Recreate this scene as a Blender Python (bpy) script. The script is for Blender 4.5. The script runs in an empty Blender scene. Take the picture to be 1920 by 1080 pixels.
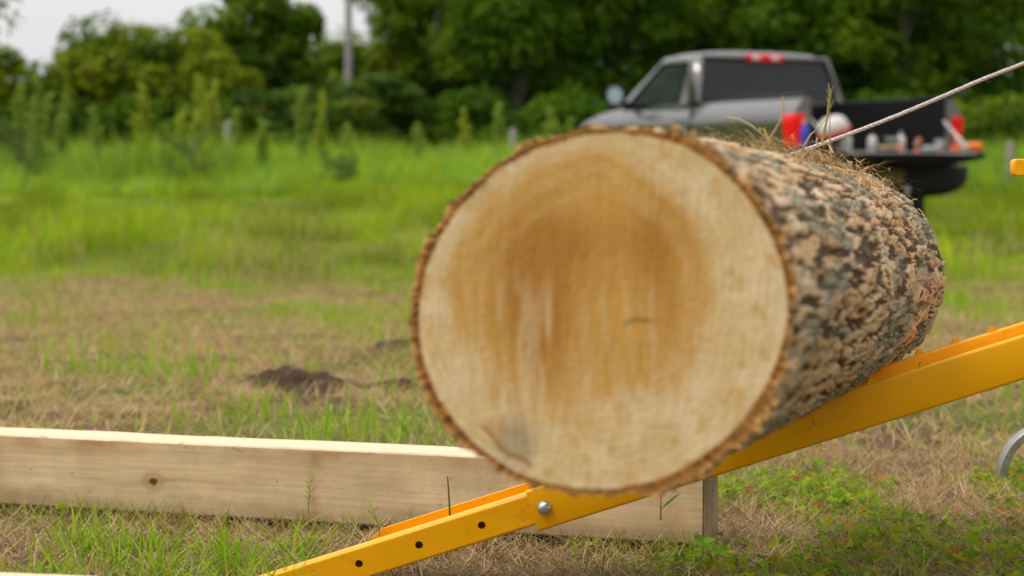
import bpy, math, random
import numpy as np
from mathutils import Vector, Matrix

random.seed(7)
RNG = np.random.default_rng(11)
SC = bpy.context.scene
COL = SC.collection

# ------------------------------------------------------------------ camera
F = 3760.0                       # focal length in 1920-wide pixels
H = 0.63
PITCH = math.atan((540 - 352) / F)
CP, SP = math.cos(PITCH), math.sin(PITCH)


def at(px, py, Y):
    u = (px - 960) / F
    v = (540 - py) / F
    dy = CP + v * SP
    k = Y / dy
    return Vector((u * k, Y, H + (-SP + v * CP) * k))


cam = bpy.data.cameras.new("camera")
cam.sensor_width = 36.0
cam.lens = F / 1920 * 36.0
cam.clip_start = 0.05
cam.clip_end = 3000
cam.dof.use_dof = True
cam.dof.focus_distance = 3.35
cam.dof.aperture_fstop = 4.4
cam_o = bpy.data.objects.new("camera", cam)
cam_o.location = (0, 0, H)
cam_o.rotation_euler = (math.radians(90) - PITCH, 0, 0)
COL.objects.link(cam_o)
SC.camera = cam_o


# ------------------------------------------------------------------ numpy noise
def _h(ix, iy, iz, seed):
    h = (ix.astype(np.int64) * 374761393 + iy.astype(np.int64) * 668265263 + iz.astype(np.int64) * 2147483647
         + seed * 1274126177) & 0xFFFFFFFF
    h = ((h ^ (h >> 13)) * 1274126177) & 0xFFFFFFFF
    h = ((h ^ (h >> 16)) * 2246822519) & 0xFFFFFFFF
    h = h ^ (h >> 15)
    return (h & 0xFFFFFF) / float(0xFFFFFF)


def vnoise(x, y, z=0.0, seed=0):
    x, y, z = np.broadcast_arrays(np.asarray(x, float), np.asarray(y, float), np.asarray(z, float))
    fx, fy, fz = np.floor(x), np.floor(y), np.floor(z)
    tx, ty, tz = x - fx, y - fy, z - fz
    tx = tx * tx * (3 - 2 * tx); ty = ty * ty * (3 - 2 * ty); tz = tz * tz * (3 - 2 * tz)
    r = 0
    for dx in (0, 1):
        for dy in (0, 1):
            for dz in (0, 1):
                w = (tx if dx else 1 - tx) * (ty if dy else 1 - ty) * (tz if dz else 1 - tz)
                r = r + w * _h(fx + dx, fy + dy, fz + dz, seed)
    return r


def fbm(x, y, z=0.0, seed=0, oct=4):
    a, s, t = 0.5, 0, 0
    f = 1.0
    for i in range(oct):
        s = s + a * vnoise(np.asarray(x) * f, np.asarray(y) * f, np.asarray(z) * f, seed + i * 17)
        t += a
        a *= 0.5
        f *= 2.03
    return s / t


def worley(u, v, nu, seed=0):
    """2-D cells, u wraps after nu cells. returns F1, F2, id, offset to the cell point"""
    iu, iv = np.floor(u), np.floor(v)
    f1 = np.full(u.shape, 9.0); f2 = np.full(u.shape, 9.0)
    cid = np.zeros(u.shape); ou = np.zeros(u.shape); ov = np.zeros(u.shape)
    z = np.zeros(u.shape)
    for du in (-1, 0, 1):
        for dv in (-1, 0, 1):
            cu, cv = iu + du, iv + dv
            wu = np.mod(cu, nu)
            pu = cu + 0.1 + 0.8 * _h(wu, cv, z, seed)
            pv = cv + 0.1 + 0.8 * _h(wu, cv, z + 1, seed)
            d = np.sqrt((u - pu) ** 2 + (v - pv) ** 2)
            near = d < f1
            f2 = np.where(near, f1, np.minimum(f2, d))
            ou = np.where(near, u - pu, ou); ov = np.where(near, v - pv, ov)
            cid = np.where(near, _h(wu, cv, z + 2, seed), cid)
            f1 = np.where(near, d, f1)
    return f1, f2, cid, ou, ov


def sstep(a, b, x):
    t = np.clip((np.asarray(x, float) - a) / (b - a), 0, 1)
    return t * t * (3 - 2 * t)


# ------------------------------------------------------------------ objects, tags
def tag(o, label=None, cat=None, group=None, kind=None):
    if label: o["label"] = label
    if cat: o["category"] = cat
    if group: o["group"] = group
    if kind: o["kind"] = kind
    return o


def empty(name, loc=(0, 0, 0), rot=(0, 0, 0)):
    o = bpy.data.objects.new(name, None)
    o.empty_display_size = 0.1
    o.location = loc
    o.rotation_euler = rot
    COL.objects.link(o)
    return o


def mesh_np(name, verts, faces, mat, parent=None, col=None, smooth=False):
    """verts (N,3); faces list of arrays (M,k)"""
    me = bpy.data.meshes.new(name)
    verts = np.asarray(verts, np.float32)
    me.vertices.add(len(verts))
    me.vertices.foreach_set("co", verts.ravel())
    tot = [np.full(len(f), f.shape[1], np.int32) for f in faces]
    loops = np.concatenate([np.asarray(f, np.int32).ravel() for f in faces])
    tot = np.concatenate(tot)
    start = np.concatenate([[0], np.cumsum(tot)[:-1]]).astype(np.int32)
    me.loops.add(len(loops))
    me.loops.foreach_set("vertex_index", loops)
    me.polygons.add(len(tot))
    me.polygons.foreach_set("loop_start", start)
    me.polygons.foreach_set("use_smooth", np.full(len(tot), smooth, bool))
    me.update(calc_edges=True)
    if col is not None:
        a = me.color_attributes.new("Col", "FLOAT_COLOR", "POINT")
        c = np.ones((len(verts), 4), np.float32)
        c[:, :3] = col
        a.data.foreach_set("color", c.ravel())
    me.materials.append(mat)
    me.validate()
    o = bpy.data.objects.new(name, me)
    COL.objects.link(o)
    if parent: o.parent = parent
    return o


class MB:
    """collects primitives into ONE mesh"""

    def __init__(s):
        s.v, s.f = [], []

    def add(s, vs, fs, M=None):
        b = len(s.v)
        for p in vs:
            p = Vector(p)
            s.v.append(tuple(M @ p) if M else tuple(p))
        s.f += [tuple(i + b for i in f) for f in fs]
        return s

    def box(s, c, d, M=None):
        x, y, z = d[0] / 2, d[1] / 2, d[2] / 2
        vs = [(c[0] + i * x, c[1] + j * y, c[2] + k * z) for k in (-1, 1) for j in (-1, 1) for i in (-1, 1)]
        return s.add(vs, [(0, 2, 3, 1), (4, 5, 7, 6), (0, 1, 5, 4), (2, 6, 7, 3), (0, 4, 6, 2), (1, 3, 7, 5)], M)

    def prism(s, poly, a, b, axis=1, M=None):
        """poly of 2-D points, extruded along axis from a to b"""
        n = len(poly)
        def put(p, t):
            return (t, p[0], p[1]) if axis == 0 else ((p[0], t, p[1]) if axis == 1 else (p[0], p[1], t))
        vs = [put(p, a) for p in poly] + [put(p, b) for p in poly]
        fs = [tuple(range(n))[::-1], tuple(range(n, 2 * n))] + [(i, (i + 1) % n, n + (i + 1) % n, n + i) for i in range(n)]
        return s.add(vs, fs, M)

    def lathe(s, prof, c=(0, 0, 0), seg=24, M=None, axis=2):
        """prof: list of (r, h); revolved about axis"""
        vs, fs = [], []
        for r, h in prof:
            for k in range(seg):
                a = 2 * math.pi * k / seg
                p = (r * math.cos(a), r * math.sin(a), h)
                if axis == 0: p = (p[2], p[0], p[1])
                if axis == 1: p = (p[0], p[2], p[1])
                vs.append((c[0] + p[0], c[1] + p[1], c[2] + p[2]))
        for i in range(len(prof) - 1):
            for k in range(seg):
                a, b = i * seg + k, i * seg + (k + 1) % seg
                fs.append((a, b, b + seg, a + seg))
        fs.append(tuple(range(seg))[::-1])
        fs.append(tuple(range((len(prof) - 1) * seg, len(prof) * seg)))
        return s.add(vs, fs, M)

    def tube(s, pts, rad, seg=10):
        pts = [Vector(p) for p in pts]
        n = len(pts)
        rad = rad if hasattr(rad, "__len__") else [rad] * n
        vs, fs = [], []
        up = None
        for i, p in enumerate(pts):
            d = (pts[min(i + 1, n - 1)] - pts[max(i - 1, 0)]).normalized()
            if up is None:
                up = d.orthogonal().normalized()
            e1 = (up - d * up.dot(d)).normalized()
            up = e1
            e2 = d.cross(e1)
            for k in range(seg):
                a = 2 * math.pi * k / seg
                vs.append(p + (e1 * math.cos(a) + e2 * math.sin(a)) * rad[i])
        for i in range(n - 1):
            for k in range(seg):
                a, b = i * seg + k, i * seg + (k + 1) % seg
                fs.append((a, b, b + seg, a + seg))
        fs.append(tuple(range(seg))[::-1])
        fs.append(tuple(range((n - 1) * seg, n * seg)))
        return s.add(vs, fs)

    def build(s, name, mat, parent=None, bevel=0, seg=2, smooth=False, solid=0, sub=0):
        me = bpy.data.meshes.new(name)
        me.from_pydata(s.v, [], s.f)
        me.validate()
        import bmesh
        bm = bmesh.new(); bm.from_mesh(me)
        bmesh.ops.recalc_face_normals(bm, faces=bm.faces)
        bm.to_mesh(me); bm.free()
        me.materials.append(mat)
        o = bpy.data.objects.new(name, me)
        COL.objects.link(o)
        if parent: o.parent = parent
        if solid:
            m = o.modifiers.new("s", "SOLIDIFY"); m.thickness = solid; m.offset = -1
        if bevel:
            m = o.modifiers.new("b", "BEVEL"); m.width = bevel; m.segments = seg; m.limit_method = "ANGLE"
            m.angle_limit = math.radians(35)
        if sub:
            m = o.modifiers.new("u", "SUBSURF"); m.levels = sub; m.render_levels = sub
        if smooth or bevel or sub:
            me.polygons.foreach_set("use_smooth", [True] * len(me.polygons))
            if not sub:
                try:
                    me.set_sharp_from_angle(angle=math.radians(40))
                except Exception:
                    pass
        return o


# ------------------------------------------------------------------ materials
def mat(name, base=(0.5, 0.5, 0.5), rough=0.5, metal=0.0, spec=0.5, var=0.0, scale=8.0, attr=False, transl=0.0,
        bump=0.0, bscale=60.0, coat=0.0, dirt=None, rvar=0.0):
    m = bpy.data.materials.new(name)
    m.use_nodes = True
    nt = m.node_tree
    N, L = nt.nodes, nt.links
    p = N["Principled BSDF"]
    out = N["Material Output"]
    p.inputs["Roughness"].default_value = rough
    p.inputs["Metallic"].default_value = metal
    p.inputs["Specular IOR Level"].default_value = spec
    p.inputs["Coat Weight"].default_value = coat
    p.inputs["Coat Roughness"].default_value = 0.06
    p.inputs["Base Color"].default_value = (*base, 1)
    tc = N.new("ShaderNodeTexCoord")
    csock = None
    if attr:
        a = N.new("ShaderNodeAttribute"); a.attribute_name = "Col"
        csock = a.outputs["Color"]
    if var:
        n = N.new("ShaderNodeTexNoise"); n.inputs["Scale"].default_value = scale; n.inputs["Detail"].default_value = 6
        n.inputs["Roughness"].default_value = 0.65
        L.new(tc.outputs["Object"], n.inputs["Vector"])
        r = N.new("ShaderNodeMapRange")
        r.inputs["From Min"].default_value = 0.3; r.inputs["From Max"].default_value = 0.7
        r.inputs["To Min"].default_value = 1 - var; r.inputs["To Max"].default_value = 1 + var
        L.new(n.outputs["Fac"], r.inputs["Value"])
        mx = N.new("ShaderNodeMix"); mx.data_type = "RGBA"; mx.blend_type = "MULTIPLY"
        mx.inputs["Factor"].default_value = 1.0
        if csock: L.new(csock, mx.inputs[6])
        else: mx.inputs[6].default_value = (*base, 1)
        L.new(r.outputs["Result"], mx.inputs[7])
        csock = mx.outputs[2]
    if dirt:
        n = N.new("ShaderNodeTexNoise"); n.inputs["Scale"].default_value = dirt[1]; n.inputs["Detail"].default_value = 8
        n.inputs["Roughness"].default_value = 0.7
        L.new(tc.outputs["Object"], n.inputs["Vector"])
        r = N.new("ShaderNodeMapRange")
        r.inputs["From Min"].default_value = dirt[2]; r.inputs["From Max"].default_value = dirt[2] + 0.15
        r.inputs["To Max"].default_value = dirt[3]
        L.new(n.outputs["Fac"], r.inputs["Value"])
        mx = N.new("ShaderNodeMix"); mx.data_type = "RGBA"
        L.new(r.outputs["Result"], mx.inputs["Factor"])
        if csock: L.new(csock, mx.inputs[6])
        else: mx.inputs[6].default_value = (*base, 1)
        mx.inputs[7].default_value = (*dirt[0], 1)
        csock = mx.outputs[2]
    if csock: L.new(csock, p.inputs["Base Color"])
    if rvar:
        n = N.new("ShaderNodeTexNoise"); n.inputs["Scale"].default_value = scale * 2; n.inputs["Detail"].default_value = 5
        L.new(tc.outputs["Object"], n.inputs["Vector"])
        r = N.new("ShaderNodeMapRange")
        r.inputs["To Min"].default_value = max(0.02, rough - rvar); r.inputs["To Max"].default_value = min(1, rough + rvar)
        L.new(n.outputs["Fac"], r.inputs["Value"])
        L.new(r.outputs["Result"], p.inputs["Roughness"])
    if bump:
        n = N.new("ShaderNodeTexNoise"); n.inputs["Scale"].default_value = bscale; n.inputs["Detail"].default_value = 5
        L.new(tc.outputs["Object"], n.inputs["Vector"])
        b = N.new("ShaderNodeBump"); b.inputs["Strength"].default_value = bump; b.inputs["Distance"].default_value = 0.01
        L.new(n.outputs["Fac"], b.inputs["Height"])
        L.new(b.outputs["Normal"], p.inputs["Normal"])
    if transl:
        t = N.new("ShaderNodeBsdfTranslucent")
        if csock: L.new(csock, t.inputs["Color"])
        else: t.inputs["Color"].default_value = (*base, 1)
        ms = N.new("ShaderNodeMixShader"); ms.inputs[0].default_value = transl
        L.new(p.outputs[0], ms.inputs[1]); L.new(t.outputs[0], ms.inputs[2])
        L.new(ms.outputs[0], out.inputs["Surface"])
    return m


M_GROUND = mat("soil", attr=True, rough=0.95, spec=0.1, var=0.35, scale=14, bump=0.8, bscale=45)
M_BLADE = mat("grass_blade", attr=True, rough=0.6, spec=0.1, transl=0.45)
M_STRAW = mat("straw", attr=True, rough=0.6, spec=0.25, transl=0.15)
M_LEAF = mat("leaf", attr=True, rough=0.6, spec=0.08, transl=0.5)
M_BARK = mat("log_bark", attr=True, rough=0.9, spec=0.15, var=0.22, scale=160, bump=0.10, bscale=300)
M_FACE = mat("sawn_wood_end", attr=True, rough=0.75, spec=0.2, bump=0.15, bscale=150)
M_TIMBER = mat("sawn_timber", attr=True, rough=0.8, spec=0.2, bump=0.12, bscale=420)
M_YELLOW = mat("yellow_powder_coat", (0.84, 0.39, 0.0008), 0.36, spec=0.3, var=0.06, scale=9, bump=0.03, bscale=500, rvar=0.08,
               dirt=((0.36, 0.15, 0.01), 26, 0.61, 0.5))
_nt = M_YELLOW.node_tree
_p = _nt.nodes["Principled BSDF"]
_old = _p.inputs["Base Color"].links[0].from_socket
_tc = _nt.nodes.new("ShaderNodeTexCoord")
_mp = _nt.nodes.new("ShaderNodeMapping"); _mp.inputs["Scale"].default_value = (5, 20, 210); _mp.inputs["Rotation"].default_value = (0, 0.35, 0)
_n = _nt.nodes.new("ShaderNodeTexNoise"); _n.inputs["Scale"].default_value = 1.0; _n.inputs["Detail"].default_value = 4
_r = _nt.nodes.new("ShaderNodeMapRange"); _r.inputs["From Min"].default_value = 0.66; _r.inputs["From Max"].default_value = 0.70; _r.inputs["To Max"].default_value = 0.35
_m = _nt.nodes.new("ShaderNodeMix"); _m.data_type = "RGBA"; _m.inputs[7].default_value = (0.33, 0.17, 0.05, 1)      # scuffs left by dragged bark
_nt.links.new(_tc.outputs["Object"], _mp.inputs["Vector"]); _nt.links.new(_mp.outputs["Vector"], _n.inputs["Vector"])
_nt.links.new(_n.outputs["Fac"], _r.inputs["Value"]); _nt.links.new(_r.outputs["Result"], _m.inputs["Factor"])
_nt.links.new(_old, _m.inputs[6]); _nt.links.new(_m.outputs[2], _p.inputs["Base Color"])
M_ZINC = mat("zinc_plated_steel", (0.55, 0.56, 0.57), 0.35, metal=0.9, var=0.15, scale=90)
M_STEEL = mat("grey_worn_steel", (0.36, 0.355, 0.33), 0.38, metal=0.8, var=0.3, scale=40, dirt=((0.18, 0.12, 0.07), 35, 0.6, 0.6))
M_CABLE = mat("winch_rope", (0.48, 0.43, 0.40), 0.6, var=0.25, scale=220)
M_TRUNK = mat("tree_bark", (0.10, 0.085, 0.065), 0.9, var=0.4, scale=12, bump=0.8, bscale=25)
M_POLE = mat("weathered_pole", (0.30, 0.28, 0.26), 0.9, var=0.2, scale=6)
M_POST = mat("weathered_post", (0.23, 0.20, 0.17), 0.9, var=0.3, scale=15, bump=0.5, bscale=30)
M_PAINT = mat("dark_grey_car_paint", (0.125, 0.12, 0.112), 0.27, metal=0.75, coat=1.0, var=0.05, scale=3, rvar=0.05)
M_BLACK = mat("black_plastic", (0.007, 0.007, 0.008), 0.5, var=0.3, scale=10, spec=0.2)
M_LINER = mat("bed_liner", (0.007, 0.007, 0.008), 0.7, var=0.3, scale=20, bump=0.4, bscale=120, spec=0.15)
M_RUBBER = mat("tyre_rubber", (0.016, 0.016, 0.016), 0.85, var=0.3, scale=18, spec=0.2)
M_RIM = mat("alloy_rim", (0.5, 0.5, 0.5), 0.3, metal=0.9, var=0.1)
M_RED = mat("red_lamp_lens", (0.85, 0.006, 0.003), 0.3, spec=0.2, coat=0.1, var=0.25, scale=14)
M_LAMPW = mat("clear_lamp_lens", (0.7, 0.62, 0.6), 0.15, coat=0.5, var=0.1)
M_MIRROR = mat("mirror_glass", (0.25, 0.30, 0.31), 0.04, metal=1.0, var=0.03)
M_SEAT = mat("grey_seat_fabric", (0.05, 0.052, 0.055), 0.85, var=0.25, scale=25)
M_WHITE = mat("white_plastic", (0.52, 0.50, 0.47), 0.45, var=0.06, scale=20)
M_GREYP = mat("grey_plastic", (0.30, 0.31, 0.32), 0.5, var=0.12, scale=20)
M_ORANGE = mat("orange_plastic", (0.75, 0.14, 0.01), 0.4, var=0.1, scale=20)
M_REDP = mat("red_plastic", (0.55, 0.02, 0.025), 0.45, var=0.1, scale=20)
M_BLUE = mat("blue_plastic", (0.02, 0.05, 0.5), 0.4, var=0.1, scale=20)
M_TAN = mat("tan_wood_handle", (0.52, 0.36, 0.2), 0.6, var=0.2, scale=30)
M_PLATE = mat("brown_number_plate", (0.16, 0.11, 0.03), 0.6, var=0.3, scale=40)  # dull yellow-brown plate colour with random variation


def glass(name, tint, alpha):
    m = bpy.data.materials.new(name)
    m.use_nodes = True
    nt = m.node_tree; N, L = nt.nodes, nt.links
    p = N["Principled BSDF"]
    p.inputs["Base Color"].default_value = (*tint, 1)
    p.inputs["Roughness"].default_value = 0.05
    p.inputs["Specular IOR Level"].default_value = 0.28
    t = N.new("ShaderNodeBsdfTransparent"); t.inputs["Color"].default_value = (0.75, 0.85, 0.8, 1)
    nz = N.new("ShaderNodeTexNoise"); nz.inputs["Scale"].default_value = 3
    r = N.new("ShaderNodeMapRange"); r.inputs["To Min"].default_value = alpha - 0.06; r.inputs["To Max"].default_value = alpha + 0.06
    L.new(nz.outputs["Fac"], r.inputs["Value"])
    ms = N.new("ShaderNodeMixShader")
    L.new(r.outputs["Result"], ms.inputs[0])
    L.new(p.outputs[0], ms.inputs[1]); L.new(t.outputs[0], ms.inputs[2])
    L.new(ms.outputs[0], N["Material Output"].inputs["Surface"])
    return m


M_GLASS_D = glass("tinted_rear_glass", (0.02, 0.022, 0.024), 0.12)
M_GLASS = glass("side_glass", (0.02, 0.025, 0.022), 0.78)

# ------------------------------------------------------------------ world, sun
ELEV, AZ = math.radians(60), math.radians(-112)          # soft high sun to the left of the camera
w = bpy.data.worlds.new("World")
SC.world = w
w.use_nodes = True
nt = w.node_tree; N, L = nt.nodes, nt.links
bg = N["Background"]
sky = N.new("ShaderNodeTexSky")
sky.sky_type = "NISHITA"
sky.sun_disc = False
sky.sun_elevation = ELEV
sky.sun_rotation = AZ
sky.dust_density = 4.0
bw = N.new("ShaderNodeRGBToBW")
L.new(sky.outputs[0], bw.inputs[0])
mx = N.new("ShaderNodeMix"); mx.data_type = "RGBA"; mx.inputs["Factor"].default_value = 0.88     # overcast: nearly colourless
L.new(sky.outputs[0], mx.inputs[6]); L.new(bw.outputs[0], mx.inputs[7])
tc = N.new("ShaderNodeTexCoord")
nz = N.new("ShaderNodeTexNoise"); nz.inputs["Scale"].default_value = 2.2; nz.inputs["Detail"].default_value = 6
L.new(tc.outputs["Generated"], nz.inputs["Vector"])
mr = N.new("ShaderNodeMapRange")
mr.inputs["From Min"].default_value = 0.3; mr.inputs["From Max"].default_value = 0.7
mr.inputs["To Min"].default_value = 5.7; mr.inputs["To Max"].default_value = 6.5
L.new(nz.outputs["Fac"], mr.inputs["Value"])
mx2 = N.new("ShaderNodeMix"); mx2.data_type = "RGBA"; mx2.inputs["Factor"].default_value = 0.8
L.new(mx.outputs[2], mx2.inputs[6]); L.new(mr.outputs["Result"], mx2.inputs[7])
# cloud layer brighter overhead than at the horizon, as under real overcast
sep = N.new("ShaderNodeSeparateXYZ"); L.new(tc.outputs["Generated"], sep.inputs[0])
zr = N.new("ShaderNodeMapRange"); zr.inputs["From Min"].default_value = 0.0; zr.inputs["From Max"].default_value = 1.0
zr.inputs["To Min"].default_value = 1.0; zr.inputs["To Max"].default_value = 2.1
L.new(sep.outputs[2], zr.inputs["Value"])
mx3 = N.new("ShaderNodeMix"); mx3.data_type = "RGBA"; mx3.blend_type = "MULTIPLY"; mx3.inputs["Factor"].default_value = 1.0
L.new(mx2.outputs[2], mx3.inputs[6]); L.new(zr.outputs["Result"], mx3.inputs[7])
L.new(mx3.outputs[2], bg.inputs["Color"])
bg.inputs["Strength"].default_value = 0.10

sun = bpy.data.lights.new("sun", "SUN")
sun.energy = 1.2
sun.angle = math.radians(14)
sun.color = (1.0, 0.94, 0.84)
so = bpy.data.objects.new("sun", sun)
d = Vector((math.sin(AZ) * math.cos(ELEV), math.cos(AZ) * math.cos(ELEV), math.sin(ELEV)))
so.rotation_euler = d.to_track_quat("Z", "Y").to_euler()
so.location = (0, 0, 30)
COL.objects.link(so)


# ------------------------------------------------------------------ ground
_gy = np.array([-400, 11, 14, 17, 20, 23, 26, 29, 33, 40, 50, 80, 700.0])
_gz = np.array([0, 0, .02, .06, .125, .22, .35, .49, .60, .72, .80, .90, 1.5])
_fy = np.linspace(-400, 700, 22001)
_fz = np.interp(_fy, _gy, _gz)
_fz = np.convolve(np.pad(_fz, 20, "edge"), np.ones(41) / 41, "valid")


def G(x, y):
    x = np.asarray(x, float); y = np.asarray(y, float)
    z = np.interp(y, _fy, _fz)
    far = sstep(4.5, 9, y)
    z = z + (fbm(x * 0.35 + 3, y * 0.35, 0, 5, 3) - 0.5) * 0.10 * far
    z = z + (fbm(x * 2.3, y * 2.3, 0, 9, 3) - 0.5) * 0.035
    z = z + (fbm(x * 14, y * 14, 0, 21, 3) - 0.5) * 0.016
    z = z - 0.012
    # turned soil: low mounds in the dry patch
    for (mx_, my_, r_, h_) in ((-0.73, 6.25, 0.085, 0.070), (-0.84, 6.30, 0.05, 0.03), (-0.55, 6.2, 0.05, 0.03), (-0.60, 6.32, 0.085, 0.045), (-0.47, 7.9, 0.11, 0.04), (-0.36, 6.35, 0.06, 0.035)):
        q = ((x - mx_) / (r_ * 1.3)) ** 2 + ((y - my_) / r_) ** 2
        z = z + 1.0 * h_ * np.exp(-q * 1.3) * (0.6 + 0.9 * fbm(x * 22, y * 22, 0, 3, 3))
    return z


def Gs(x, y):
    return float(G(np.array([x]), np.array([y]))[0])


def bare(x, y):
    m = np.zeros(np.shape(x), bool)
    for (mx_, my_, r_) in ((-0.72, 6.22, 0.12), (-0.83, 6.28, 0.07), (-0.58, 6.27, 0.10), (-0.36, 6.35, 0.06)):
        m |= ((x - mx_) / (r_ * 1.2)) ** 2 + ((y - my_) / (r_ * 1.0)) ** 2 < 1.0
    return m & (RNG.random(np.shape(x)) < 0.85)


def greenness(x, y):
    """0 dry, 1 green"""
    n = fbm(x * 1.6, y * 1.1, 0, 40, 4)
    n2 = fbm(x * 0.45, y * 0.3, 0, 44, 3)
    b = 0.27 + 0.72 * sstep(8.0, 17, y) + 0.25 * sstep(20, 26, y)
    # strip behind the timber
    strip = np.exp(-((y - 5.35) / 0.62) ** 2) * (0.28 + 0.72 * sstep(-0.95, -0.55, x) * (1 - sstep(-0.05, 0.3, x)))
    b = np.maximum(b, 0.85 * strip)
    b = np.where(y < 4.6, np.where(x < -0.42, 0.62, np.where(x > 0.3, 0.66, 0.2)), b)
    b = np.where((y > 4.6) & (y < 11) & (x > 1.0), np.maximum(b, 0.42), b)
    b = b - 0.55 * np.exp(-((y - 18.7) / 0.9) ** 2) * sstep(3, 4.5, x)
    return np.clip(b + (n - 0.5) * 1.2 + (fbm(x * 4.5, y * 2.6, 0, 47, 3) - 0.52) * np.where(y < 4.7, 2.6, 0.5) + (n2 - 0.5) * 0.9 * sstep(5, 9, y) + (n2 - .5) * .3, 0, 1)


def axis(lo, hi, dense_lo, dense_hi, step, grow=1.12):
    a = list(np.arange(dense_lo, dense_hi + 1e-6, step))
    s = step
    while a[-1] < hi:
        s *= grow; a.append(a[-1] + s)
    s = step
    while a[0] > lo:
        s *= grow; a.insert(0, a[0] - s)
    return np.array(a)


xs = axis(-350, 350, -1.5, 1.5, 0.02, 1.09)
ys = axis(-60, 650, 2.2, 7.2, 0.022, 1.05)
gx, gy = np.meshgrid(xs, ys)
gz = G(gx, gy)
nX, nY = len(xs), len(ys)
idx = np.arange(nX * nY).reshape(nY, nX)
quads = np.stack([idx[:-1, :-1], idx[:-1, 1:], idx[1:, 1:], idx[1:, :-1]], -1).reshape(-1, 4)
gr = greenness(gx, gy)[..., None]
nn = fbm(gx * 6, gy * 6, 0, 60, 4)[..., None]
soil = np.array([0.075, 0.046, 0.026]); thatch = np.array([0.22, 0.145, 0.072]); green = np.array([0.085, 0.115, 0.012])
c = soil + (thatch - soil) * sstep(0.36, 0.66, nn) * (0.55 + 0.45 * sstep(4.2, 6.0, gy))[..., None]
c = c + (green - c) * (0.75 * sstep(0.35, 0.75, gr))
for (mx_, my_, r_) in ((-0.71, 6.25, 0.10), (-0.81, 6.30, 0.05), (-0.55, 6.2, 0.05), (-0.60, 6.32, 0.09), (-0.47, 7.9, 0.09), (-0.36, 6.35, 0.055)):
    q = ((gx - mx_) / (r_ * 1.4)) ** 2 + ((gy - my_) / (r_ * 1.1)) ** 2
    k = (np.exp(-q * 1.2) > 0.42 + 0.3 * (nn[..., 0] - 0.5))[..., None]
    c = np.where(k, np.array([0.058, 0.035, 0.021]) * (0.35 + 1.3 * fbm(gx * 30, gy * 30, 0, 61, 3))[..., None], c)
ground = mesh_np("ground", np.stack([gx, gy, gz], -1).reshape(-1, 3), [quads], M_GROUND, col=c.reshape(-1, 3), smooth=True)
tag(ground, kind="structure")


# ------------------------------------------------------------------ blades and leaves
def blades(base, height, width, lean_dir, lean, curl, seg=3):
    """curved tapered blades -> verts, quads, tris"""
    n = len(base)
    t = np.linspace(0, 1, seg + 1)
    side = np.stack([-np.sin(lean_dir + 0.0), np.cos(lean_dir + 0.0), np.zeros(n)], -1)
    tw = RNG.uniform(-1.2, 1.2, n)
    out = np.stack([np.cos(lean_dir), np.sin(lean_dir), np.zeros(n)], -1)
    side = side * np.cos(tw)[:, None] + out * np.sin(tw)[:, None]
    V = []
    pos = base.copy()
    ang = lean.copy()
    step = (height / seg)[:, None]
    wprof = [1.0, 0.95, 0.62, 0.0] if seg == 3 else list(1 - np.linspace(0, 1, seg + 1) ** 2)
    for i in range(seg + 1):
        if i < seg:
            wd = (width * wprof[i] * 0.5)[:, None] * side
            V.append(pos - wd); V.append(pos + wd)
        else:
            V.append(pos.copy())
        dirv = out * np.sin(ang)[:, None]
        dirv[:, 2] += np.cos(ang)
        pos = pos + dirv * step
        ang = ang + curl / seg
    V = np.stack(V, 1)
    k = V.shape[1]
    b = (np.arange(n) * k)[:, None]
    Q = [b + np.array([[2 * i, 2 * i + 1, 2 * i + 3, 2 * i + 2]]) for i in range(seg - 1)]
    T = b + np.array([[2 * seg - 2, 2 * seg - 1, 2 * seg]])
    return V.reshape(-1, 3), np.concatenate(Q, 0), T, k


def pick(n, cols, jitter=0.18):
    cols = np.array(cols)
    i = RNG.integers(0, len(cols), n)
    j = RNG.integers(0, len(cols), n)
    f = RNG.random(n)[:, None]
    c = cols[i] * (1 - f) + cols[j] * f
    return c * RNG.uniform(1 - jitter, 1 + jitter, n)[:, None]


class Field:
    def __init__(s): s.V, s.Q, s.T, s.C, s.n = [], [], [], [], 0

    def add(s, base, height, width, lean_dir, lean, curl, col, seg=3):
        if len(base) == 0: return
        v, q, t, k = blades(base, height, width, lean_dir, lean, curl, seg)
        s.V.append(v); s.Q.append(q + s.n); s.T.append(t + s.n)
        s.C.append(np.repeat(col, k, 0)); s.n += len(v)

    def build(s, name, m, parent=None):
        return mesh_np(name, np.concatenate(s.V), [np.concatenate(s.Q), np.concatenate(s.T)], m, parent, np.concatenate(s.C))


def leaf_quads(cen, nrm, tang, length, width, fold=0.25):
    """pointed leaf of two folded quads (6 verts)"""
    nrm = nrm / np.linalg.norm(nrm, axis=1, keepdims=True)
    tang = tang - nrm * (tang * nrm).sum(1, keepdims=True)
    tang = tang / (np.linalg.norm(tang, axis=1, keepdims=True) + 1e-9)
    bi = np.cross(nrm, tang)
    L_ = length[:, None]; W_ = width[:, None] * 0.5
    up = nrm * W_ * fold
    v = np.stack([cen, cen + tang * L_ * 0.35 + bi * W_ + up, cen + tang * L_ * 0.75 + bi * W_ * 0.7 + up,
                  cen + tang * L_, cen + tang * L_ * 0.75 - bi * W_ * 0.7 + up, cen + tang * L_ * 0.35 - bi * W_ + up], 1)
    b = (np.arange(len(cen)) * 6)[:, None]
    q = np.concatenate([b + np.array([[0, 1, 2, 3]]), b + np.array([[0, 3, 4, 5]])], 0)
    return v.reshape(-1, 3), q


def rand_in(n, y0, y1, spread=0.29, pad=0.35):
    y = RNG.uniform(y0, y1, n * 2)
    keep = RNG.random(n * 2) < (spread * y + pad) / (spread * y1 + pad)
    y = y[keep][:n]
    x = RNG.uniform(-1, 1, len(y)) * (spread * y + pad)
    return x, y


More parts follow.
